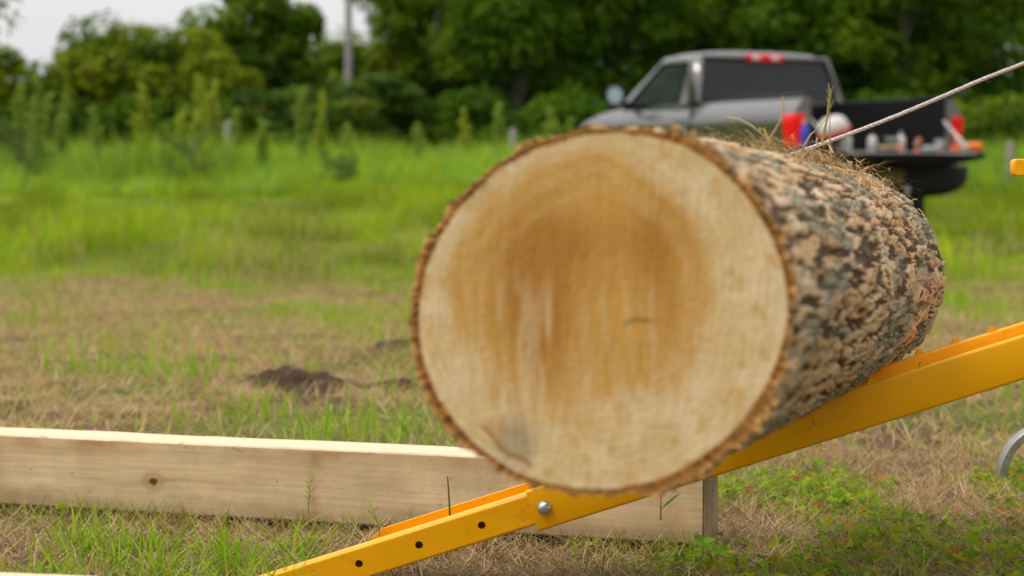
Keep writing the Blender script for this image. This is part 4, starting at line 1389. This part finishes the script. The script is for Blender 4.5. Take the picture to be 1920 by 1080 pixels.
def sapling(label, px, top_py, D, wpx, seed):
    x = (px - 960) / F * D; zg = Gs(x, D)
    h_ = at(px, top_py, D).z - zg
    o = empty("sapling", (x, D, zg)); tag(o, label, "sapling", "dark saplings in the meadow")
    r = np.random.default_rng(seed)
    mb = MB(); mb.tube([(0, 0, -0.05), (0.02, 0.01, h_ * 0.5), (0.0, 0, h_)], [0.014, 0.010, 0.003], 6)
    n = 420; P = []
    rx = wpx / 2 / F * D
    for k in range(12):
        a = r.uniform(0, 6.28); f0 = r.uniform(0.1, 0.7); e = (math.cos(a) * rx, math.sin(a) * rx, min(h_, f0 * h_ + r.uniform(0.2, 0.45) * h_))
        mb.tube([(0, 0, f0 * h_), e], [0.006, 0.002], 5)
        for j in range(n // 12):
            t = r.uniform(0.2, 1.05); P.append((e[0] * t + r.normal(0, .03), e[1] * t + r.normal(0, .03), f0 * h_ + (e[2] - f0 * h_) * t + r.normal(0, .03)))
    mb.build("stem", M_TRUNK, o, smooth=True)
    P = np.array(P); n = len(P)
    ls = r.uniform(0.05, 0.10, n)
    v, q = leaf_quads(P, r.normal(0, .5, (n, 3)) + np.array([0, 0, .7]), r.normal(0, 1, (n, 3)), ls, ls * 0.4)
    mesh_np("leaves", v, [q], M_LEAF, o, np.repeat(pick(n, [(0.10, 0.16, 0.03), (0.07, 0.12, 0.02), (0.14, 0.19, 0.04)]), 6, 0))


sapling("spreading dark sapling below the bushy weed at far left", 48, 225, 30.5, 110, 1)
sapling("branching dark sapling below the tallest yellow plumes", 362, 230, 30.5, 120, 2)
sapling("small dark sapling in the meadow below the utility pole", 642, 285, 30.2, 70, 3)

# fence posts
for label, px, top, D in (("grey wooden fence post between the yellow plumes, left of the pole", 428, 225, 36), ("grey fence post at far right beyond the truck's tail lamp", 1892, 265, 33),
                          ("short grey fence post just left of the log's top rim", 962, 240, 37)):
    x = (px - 960) / F * D; zg = Gs(x, D); h_ = at(px, top, D).z - zg
    o = MB().lathe([(0.065, -0.2), (0.062, h_ * 0.5), (0.058, h_ - 0.03), (0.035, h_)], seg=12).build("fence_post", M_POST, smooth=True)
    o.location = (x, D, zg)
    tag(o, label, "fence post", "fence posts by the wood")


# ------------------------------------------------------------------ pickup truck
YAW = math.radians(24.6)
TC = at(1484, 454, 19.35)                         # rear left corner on the ground
fw = Vector((-math.sin(YAW), math.cos(YAW), 0)); rt = Vector((math.cos(YAW), math.sin(YAW), 0))
TO = TC + rt * 1.0
TO.z = 0.115
truck = empty("pickup_truck", TO, (math.radians(0.6), 0, YAW))
tag(truck, "dark grey regular-cab pickup truck parked at the meadow edge with its tailgate down", "pickup truck")


def side_x(z):
    return np.interp(z, [0.42, 0.6, 0.85, 1.05, 1.16, 1.20, 1.24, 1.30, 1.36, 1.40], [0.90, 0.925, 0.955, 0.98, 1.0, 0.998, 0.985, 0.948, 0.903, 0.865])


def panel(y0, y1, ztop, sgn, arch=None, zlow=0.48, ny=44, nz=16):
    """body side skin with real section curve and wheel arch"""
    vs, fs = [], []
    for i in range(ny + 1):
        y = y0 + (y1 - y0) * i / ny
        zl = zlow
        if arch:
            d = (y - arch[0]) / arch[1]
            if abs(d) < 1: zl = max(zl, arch[2] + arch[3] * math.sqrt(1 - d * d))
        zt = ztop(y) if callable(ztop) else ztop
        for j in range(nz + 1):
            z = zl + (zt - zl) * j / nz
            vs.append((sgn * float(side_x(z)), y, z))
    for i in range(ny):
        for j in range(nz):
            a = i * (nz + 1) + j
            fs.append((a, a + 1, a + nz + 2, a + nz + 1))
    return vs, fs


AX = 1.12
bed = MB()
for s in (-1, 1):
    bed.add(*panel(0.0, 1.98, 1.40, s, (AX, 0.47, 0.40, 0.46)))
    bed.add([(s * 0.86, 0, 1.40), (s * 0.80, 0, 1.40), (s * 0.80, 1.98, 1.40), (s * 0.86, 1.98, 1.40)], [(0, 1, 2, 3)])   # rail top
    bed.add([(s * 0.80, 0, 1.40), (s * 0.79, 0, 0.88), (s * 0.79, 1.98, 0.88), (s * 0.80, 1.98, 1.40)], [(0, 1, 2, 3)])
    # rear post closing the side
    prof = [(s * float(side_x(z)), z) for z in np.linspace(0.60, 1.40, 12)] + [(s * 0.80, 1.40), (s * 0.79, 0.60)]
    bed.add([(p[0], 0, p[1]) for p in prof], [tuple(range(len(prof)))])
bed.build("bed_side", M_PAINT, truck, smooth=True)
ln = MB()
ln.box((0, 1.0, 0.865), (1.57, 1.96, 0.03))
ln.box((0, 1.955, 1.12), (1.57, 0.03, 0.50))
for s in (-1, 1):
    ln.box((s * 0.782, 0.99, 1.13), (0.012, 1.90, 0.52))
    ln.box((s * 0.66, AX, 0.965), (0.22, 0.95, 0.17))
ln.build("bed_liner", M_LINER, truck, bevel=0.01)
rc = MB()
for s in (-1, 1):
    rc.prism([(s * 0.775, 1.395), (s * 0.775, 1.418), (s * 0.83, 1.425), (s * 0.885, 1.41), (s * 0.885, 1.402)], 0.01, 1.97, 1)
rc.build("rail_cap", M_BLACK, truck, bevel=0.004)

# cab lower body + hood
cab = MB()
belt = lambda y: 1.40 if y < 3.35 else 1.40 - 0.09 * (y - 3.35) - 0.26 * max(0, y - 3.95) ** 2
for s in (-1, 1):
    cab.add(*panel(2.02, 5.10, belt, s, (4.32, 0.47, 0.40, 0.46), 0.45, 70, 16))
# rear wall, front, hood top
prof = [(float(side_x(z)), z) for z in np.linspace(0.5, 1.40, 12)]
cab.add([(p[0], 2.02, p[1]) for p in prof] + [(-p[0], 2.02, p[1]) for p in prof[::-1]], [tuple(range(24))])
nh = 24
vs, fs = [], []
for i in range(nh + 1):
    y = 3.62 + (5.10 - 3.62) * i / nh
    for j in range(13):
        f = -1 + 2 * j / 12
        z = belt(y) + 0.055 * (1 - abs(f) ** 3) * (1 - 0.25 * i / nh) - (0.09 * max(0, (i - nh + 4) / 4) ** 2)
        vs.append((f * float(side_x(belt(y))), y, z))
for i in range(nh):
    for j in range(12):
        a = i * 13 + j
        fs.append((a, a + 1, a + 14, a + 13))
cab.add(vs, fs)
cab.add([(-0.93, 5.10, 0.5), (0.93, 5.10, 0.5), (0.97, 5.10, 0.90), (-0.97, 5.10, 0.90)], [(0, 1, 2, 3)])
cab.build("cab_body", M_PAINT, truck, smooth=True)

# greenhouse: pillars and roof with real window openings
def ring_quad(o4, i4):
    """frame between outer quad and inner quad"""
    return o4 + i4, [(0, 1, 5, 4), (1, 2, 6, 5), (2, 3, 7, 6), (3, 0, 4, 7)]


zb_, zt_ = 1.385, 1.905
gb = {"rl": Vector((-0.95, 2.02, zb_)), "rr": Vector((0.95, 2.02, zb_)), "fl": Vector((-0.93, 3.72, zb_)), "fr": Vector((0.93, 3.72, zb_))}
gt = {"rl": Vector((-0.80, 2.17, zt_)), "rr": Vector((0.80, 2.17, zt_)), "fl": Vector((-0.76, 2.98, zt_)), "fr": Vector((0.76, 2.98, zt_))}


def bil(a, b, c, d, u, v):
    return (a.lerp(b, u)).lerp(d.lerp(c, u), v)


def frame_face(mb, a, b, c, d, u0, u1, v0, v1, shape=None):
    """quad a,b (bottom) c,d (top) with opening; returns the opening corners"""
    ins = [bil(a, b, c, d, u, v) for u, v in (shape or ((u0, v0), (u1, v0), (u1, v1), (u0, v1)))]
    vs, fs = ring_quad([a, b, c, d], ins)
    mb.add(vs, fs)
    return ins


gh = MB()
rear = frame_face(gh, gb["rl"], gb["rr"], gt["rr"], gt["rl"], 0.03, 0.97, 0.03, 0.94)
wind = frame_face(gh, gb["fr"], gb["fl"], gt["fl"], gt["fr"], 0.05, 0.95, 0.04, 0.95)
sl = frame_face(gh, gb["fl"], gb["rl"], gt["rl"], gt["fl"], 0, 0, 0, 0, ((0.105, 0.05), (0.80, 0.02), (0.72, 0.86), (0.10, 0.86)))
sr = frame_face(gh, gb["rr"], gb["fr"], gt["fr"], gt["rr"], 0, 0, 0, 0, ((0.20, 0.02), (0.895, 0.05), (0.90, 0.86), (0.28, 0.86)))
# domed roof
vs, fs = [], []
for i in range(11):
    for j in range(13):
        u, v = j / 12, i / 10
        p = bil(gt["rl"], gt["rr"], gt["fr"], gt["fl"], u, v)
        dome = 0.058 * (1 - (2 * u - 1) ** 4) ** 0.8 * (1 - (2 * v - 1) ** 6) ** 0.6
        vs.append((p.x, p.y, p.z + dome))
for i in range(10):
    for j in range(12):
        a = i * 13 + j
        fs.append((a, a + 1, a + 14, a + 13))
gh.add(vs, fs)
gh_o = gh.build("roof_and_pillars", M_PAINT, truck, smooth=True, solid=0.03)


def pane(name, q4, m, inward):
    vs = [p + inward for p in q4]
    b_ = MB(); b_.add(vs, [(0, 1, 2, 3)])
    return b_.build(name, m, truck, solid=0.006)


pane("rear_window", rear, M_GLASS_D, Vector((0, 0.012, 0)))
pane("windscreen", wind, M_GLASS, Vector((0, -0.012, 0)))
pane("side_window", sl, M_GLASS, Vector((0.012, 0, 0)))
pane("side_window", sr, M_GLASS, Vector((-0.012, 0, 0)))
wt = MB()
for q4, off in ((rear, Vector((0, -0.004, 0))), (sl, Vector((-0.004, 0, 0))), (sr, Vector((0.004, 0, 0)))):
    qq = [p + off for p in q4]
    wt.tube(qq + [qq[0]], 0.014, 6)
wt.build("window_seal", M_BLACK, truck, smooth=True)
# brake lamp high on the cab
bl = MB(); bl.box((0, 2.150, 1.885), (0.46, 0.05, 0.075)); blo = bl.build("high_brake_lamp", M_RED, truck, bevel=0.01)
for xx in (-0.12, 0.12):
    MB().box((xx, 2.122, 1.888), (0.085, 0.012, 0.05)).build("lens", M_LAMPW, blo, bevel=0.004)
# interior
MB().box((0, 2.95, 0.9), (1.7, 1.5, 0.1)).box((0, 3.5, 1.22), (1.65, 0.35, 0.3)).build("dashboard", M_BLACK, truck, bevel=0.04)
for s in (-0.42, 0.42):
    MB().box((s, 2.36, 1.25), (0.52, 0.16, 0.66)).box((s, 2.6, 0.98), (0.52, 0.5, 0.14)).build("seat", M_SEAT, truck, bevel=0.05, seg=3)
    MB().box((s, 2.36, 1.66), (0.27, 0.10, 0.17)).build("headrest", M_SEAT, truck, bevel=0.04, seg=3)
Mst = Matrix.Translation((-0.42, 3.2, 1.30)) @ Matrix.Rotation(math.radians(-65), 4, "X")
sw = MB(); sw.tube([Mst @ Vector((0.18 * math.cos(a), 0.18 * math.sin(a), 0)) for a in np.linspace(0, 6.283, 25)], 0.014, 8)
sw.tube([Mst @ Vector((-0.18, 0, 0)), Mst @ Vector((0.18, 0, 0))], 0.016, 6)
sw.build("steering_wheel", M_BLACK, truck, smooth=True)

# mirrors
for s in (-1, 1):
    Mm = Matrix.Translation((s * 1.16, 3.40, 1.49)) @ Matrix.Rotation(math.radians(26 * s), 4, "Z") @ Matrix.Rotation(math.radians(-9), 4, "X") @ Matrix.Diagonal((0.95, 1.0, 1.08, 1))
    mm = MB(); mm.lathe([(0.07, -0.058), (0.098, -0.05), (0.107, -0.01), (0.10, 0.03), (0.06, 0.06), (0.01, 0.075)], (0, 0, 0.012), 18, M=Mm, axis=1)
    mm.tube([(s * 0.93, 3.46, 1.40), (s * 1.10, 3.44, 1.43)], [0.035, 0.03], 8)
    mo = mm.build("wing_mirror", M_BLACK, truck, smooth=True)
    gm = MB(); gm.lathe([(0.001, -0.062), (0.086, -0.062), (0.089, -0.0585)], (0, 0, 0), 24, M=Mm, axis=1)
    gm.build("mirror_glass", M_MIRROR, mo)
# door handles and shut lines
for s in (-1, 1):
    MB().box((s * 1.0, 2.22, 1.20), (0.03, 0.20, 0.035)).build("door_handle", M_PAINT, truck, bevel=0.01)
    MB().box((s * 0.985, 2.0, 0.95), (0.02, 0.022, 0.86)).build("body_gap", M_BLACK, truck)

# tail lamps
for s in (-1, 1):
    tl = MB()
    zs = np.linspace(0.90, 1.225, 9)
    prof = [(s * (float(side_x(z)) + 0.006), z) for z in zs] + [(s * 0.865, 1.225), (s * 0.885, 0.90)]
    tl.prism(prof, -0.018, 0.20, 1)
    t_ = tl.build("tail_lamp", M_RED, truck, bevel=0.012)
    MB().box((s * 0.935, -0.021, 0.99), (0.07, 0.008, 0.06)).build("reversing_lens", M_LAMPW if s > 0 else M_RED, t_, bevel=0.003)
# tailgate, lowered
tg = MB()
vs, fs = [], []
NU = 24
for i in range(NU + 1):
    xx = -0.80 + 1.66 * i / NU
    e = abs((xx - 0.03) / 0.83)
    y_out = -0.56 - 0.035 * (1 - e ** 2)
    sag = 0.135 - 0.075 * e ** 2.2
    for (yy, zz) in ((-0.03, 0.880), (y_out + 0.03, 0.880), (y_out, 0.868), (y_out, 0.835), (y_out + 0.05, 0.88 - sag), (-0.03, 0.88 - sag)):
        vs.append((xx, yy, zz))
for i in range(NU):
    for j in range(6):
        a = i * 6
        fs.append((a + j, a + (j + 1) % 6, a + 6 + (j + 1) % 6, a + 6 + j))
fs += [tuple(range(6)), tuple(range(NU * 6, NU * 6 + 6))]
tg.add(vs, fs)
tg.v = [(a, b, c - 0.02) for a, b, c in tg.v]
tgo = tg.build("tailgate", M_LINER, truck, bevel=0.008)
MB().box((0, -0.57, 0.852), (1.50, 0.03, 0.022)).build("edge_cap", M_GREYP, tgo, bevel=0.006)
for s in (-1, 1):
    MB().tube([(s * 0.785, 0.02, 1.18), (s * 0.785, -0.38, 0.90)], 0.010, 6).build("stay_cable", M_STEEL, tgo, smooth=True)
# bumper, plate, hitch
bp = MB()
vs, fs = [], []
for i in range(25):
    xx = -0.98 + 1.96 * i / 24
    e = abs(xx / 0.98)
    yo = -0.20 + 0.07 * e ** 6
    lo = 0.42 + 0.13 * e ** 5
    for (yy, zz) in ((0.06, 0.74), (yo + 0.02, 0.74), (yo, 0.72), (yo, lo + 0.06), (yo + 0.05, lo), (0.06, lo)):
        vs.append((xx, yy, zz))
for i in range(24):
    for j in range(6):
        a = i * 6
        fs.append((a + j, a + (j + 1) % 6, a + 6 + (j + 1) % 6, a + 6 + j))
fs += [tuple(range(6)), tuple(range(144, 150))]
bp.add(vs, fs)
bpo = bp.build("rear_bumper", M_BLACK, truck, bevel=0.006)
MB().box((0, -0.207, 0.62), (0.31, 0.010, 0.15)).build("number_plate", M_PLATE, bpo, bevel=0.003)
ht = MB(); ht.box((0.1, -0.20, 0.40), (0.08, 0.35, 0.08)); ht.build("hitch", M_BLACK, truck, bevel=0.006)
tb = MB(); tb.lathe([(0.012, 0.44), (0.012, 0.47), (0.025, 0.485), (0.028, 0.50), (0.02, 0.52), (0.003, 0.527)], (0.1, -0.33, 0), 14); tb.build("tow_ball", M_ZINC, truck, smooth=True)
ud = MB(); ud.box((0, 2.55, 0.50), (0.9, 4.9, 0.16)); ud.box((0, 0.06, 0.68), (1.56, 0.05, 0.32)); ud.box((0, 1.0, 0.80), (1.5, 1.9, 0.08)); ud.tube([(-0.8, AX, 0.39), (0.8, AX, 0.39)], 0.06, 10); ud.build("chassis", M_BLACK, truck)
# grille and head lamps
MB().box((0, 5.11, 0.87), (1.1, 0.03, 0.30)).box((0, 5.17, 0.58), (1.86, 0.16, 0.22)).build("grille_and_bumper", M_BLACK, truck, bevel=0.02)
for s in (-1, 1):
    MB().box((s * 0.76, 5.105, 0.90), (0.30, 0.04, 0.22)).build("headlamp", M_LAMPW, truck, bevel=0.02)
for s in (-1, 1):
    MB().box((s * 0.845, 0.60, 0.45), (0.29, 0.012, 0.50)).build("mud_flap", M_BLACK, truck, bevel=0.003)
# wheels
for s in (-1, 1):
    for yy in (AX, 4.32):
        ty = MB()
        ty.lathe([(0.22, -0.13), (0.345, -0.135), (0.385, -0.115), (0.395, -0.05), (0.395, 0.05), (0.385, 0.115), (0.345, 0.135), (0.22, 0.13)], (s * 0.835, yy, 0.392), 40, axis=0)
        wo = ty.build("wheel", M_RUBBER, truck, smooth=True)
        rm = MB()
        rm.lathe([(0.225, 0.132 * s), (0.21, 0.10 * s), (0.06, 0.085 * s), (0.055, 0.125 * s), (0.001, 0.13 * s)], (s * 0.835, yy, 0.392), 30, axis=0)
        for k in range(5):
            a = k * 1.2566
            Mx = Matrix.Translation((s * (0.835 + 0.112), yy, 0.392)) @ Matrix.Rotation(a, 4, "X")
            rm.box((0, 0, 0.13), (0.03, 0.06, 0.18), Mx)
        rm.build("rim", M_RIM, wo, bevel=0.004)


# ------------------------------------------------------------------ loads on the tailgate (things of their own)
TM = Matrix.Translation(TO) @ Matrix.Rotation(YAW, 4, "Z") @ Matrix.Rotation(math.radians(0.6), 4, "X")
ZT = 0.862


def from_px(px, depth_y):
    """local x on the tailgate for an image column, at local y = depth_y"""
    best, bx = 1e9, 0
    for i in range(401):
        x_ = -1 + 2 * i / 400
        p = TM @ Vector((x_, depth_y, ZT))
        q = 960 + F * p.x / (p.y * CP)
        if abs(q - px) < best: best, bx = abs(q - px), x_
    return bx


def load(name, label, cat, px, ly, z=ZT, group="tools and bottles on the tailgate"):
    o = empty(name, TM @ Vector((from_px(px, ly), ly, z)), (math.radians(0.6), 0, YAW))
    return tag(o, label, cat, group)


def bottle(label, px, ly, r_, h_, body, cap, name="bottle", z=ZT):
    o = load(name, label, "bottle", px, ly, z)
    MB().lathe([(r_ * .9, 0), (r_, .01), (r_, h_ * .62), (r_ * .85, h_ * .72), (r_ * .35, h_ * .84), (r_ * .35, h_ * .9)], seg=18).build("body", body, o, smooth=True)
    MB().lathe([(r_ * .42, h_ * .9), (r_ * .42, h_), (r_ * .3, h_ * 1.01)], seg=14).build("cap", cap, o, smooth=True)
    return o


hh_ = load("hard_hat", "white hard hat with dark red rim perched on the left of the tailgate", "hard hat", 1562, -0.28, ZT + 0.20)
Mh = Matrix.Rotation(math.radians(-22), 4, "Y")
hm = MB(); hm.lathe([(0.135, 0), (0.14, .02), (0.135, .055), (0.115, .10), (0.075, .13), (0.03, .14), (0.002, .141)], seg=26, M=Mh @ Matrix.Scale(1.12, 4, (1, 0, 0)))
hm.build("shell", M_WHITE, hh_, smooth=True)
MB().lathe([(0.130, -.030), (0.152, -.026), (0.156, -.005), (0.142, .003)], seg=26, M=Mh @ Matrix.Scale(1.12, 4, (1, 0, 0))).build("brim", M_REDP, hh_, smooth=True)
bottle("large white jug standing under the hard hat", 1583, -0.30, 0.066, 0.21, M_WHITE, M_WHITE, "jug")
bottle("blue bottle beside the left tail lamp", 1508, -0.02, 0.05, 0.30, M_BLUE, M_WHITE)
bottle("white bottle left of the grey tool case", 1634, -0.18, 0.045, 0.19, M_WHITE, M_BLACK)
bottle("white bottle right of the grey tool case", 1688, -0.16, 0.045, 0.20, M_WHITE, M_GREYP)
cs = load("tool_case", "black tool case with grey lid between two white bottles", "tool case", 1662, -0.10)
MB().box((0, 0, 0.075), (0.30, 0.16, 0.15)).build("case", M_BLACK, cs, bevel=0.012)
MB().box((0, -0.084, 0.125), (0.14, 0.008, 0.045)).build("lid_panel", M_GREYP, cs, bevel=0.003)
hd = load("axe_handle", "tan wooden handle lying along the tailgate", "handle", 1668, -0.32, ZT + 0.045)
MB().tube([(-0.14, 0, -0.004), (-0.05, 0, 0.0), (0.06, 0, 0.004), (0.14, 0, 0.006)], [0.022, 0.019, 0.017, 0.024], 12).build("shaft", M_TAN, hd, smooth=True)
MB().box((-0.135, 0, -0.03), (0.03, 0.05, 0.06)).build("head", M_BLACK, hd, bevel=0.005)
for px_, lb_ in ((1687, "upright orange-handled cutter left of the grey flask"), (1718, "taller orange and grey cutter nearer the red cup")):
    oc = load("loppers", lb_, "loppers", px_, -0.40)
    MB().tube([(0, 0, 0.0), (0.012, 0, 0.05)], [0.022, 0.02], 10).build("grip", M_ORANGE, oc, smooth=True)
    hh = 0.13 if px_ > 1700 else 0.07
    MB().tube([(0.03, 0, hh * .8), (0.015, 0.0, hh)], [0.026, 0.02], 10).build("grip", M_ORANGE if px_ > 1700 else M_REDP, oc, smooth=True)
    MB().tube([(0.012, 0, 0.05), (-0.02, 0, hh * .6), (0.03, 0, hh * .8)], [0.016, 0.016, 0.018], 8).build("joint", M_GREYP, oc, smooth=True)
fl = load("flask", "grey flask lying on its side before the red cup", "flask", 1748, -0.45, ZT + 0.032)
MB().lathe([(0.02, -0.12), (0.032, -0.11), (0.032, 0.06), (0.018, 0.085), (0.018, 0.12)], seg=16, axis=0).build("body", M_GREYP, fl, smooth=True)
cu = load("cup", "white cup with red lower half on the right of the tailgate", "cup", 1762, -0.24)
MB().lathe([(0.04, 0), (0.047, 0.065)], seg=18).build("base", M_REDP, cu, smooth=True)
MB().lathe([(0.0475, 0.066), (0.053, 0.12), (0.055, 0.125), (0.05, 0.128)], seg=18).build("rim", M_WHITE, cu, smooth=True)
ch = load("grass_trimmer", "orange-ended power tool lying across the right tailgate corner", "power tool", 1826, -0.50, ZT + 0.052)
MB().lathe([(0.03, -0.085), (0.048, -0.07), (0.052, 0.03), (0.045, 0.07), (0.02, 0.085)], seg=18, axis=0).build("motor_housing", M_ORANGE, ch, smooth=True)
MB().tube([(-0.08, 0, -0.01), (-0.16, 0.01, -0.015)], [0.028, 0.03], 12).build("collar", M_GREYP, ch, smooth=True)
MB().tube([(-0.16, 0.01, -0.015), (-0.26, 0.03, -0.02)], [0.03, 0.02], 12).build("handle", M_ORANGE, ch, smooth=True)

# ------------------------------------------------------------------ render settings
SC.view_settings.view_transform = "Standard"
SC.view_settings.look = "None"
SC.view_settings.exposure = 0.52
SC.view_settings.gamma = 1.0
SC.render.engine = "CYCLES"
SC.cycles.use_denoising = True
SC.cycles.max_bounces = 6
SC.cycles.diffuse_bounces = 3
SC.cycles.glossy_bounces = 3
SC.cycles.transmission_bounces = 4
SC.cycles.transparent_max_bounces = 8
SC.cycles.caustics_reflective = False
SC.cycles.caustics_refractive = False
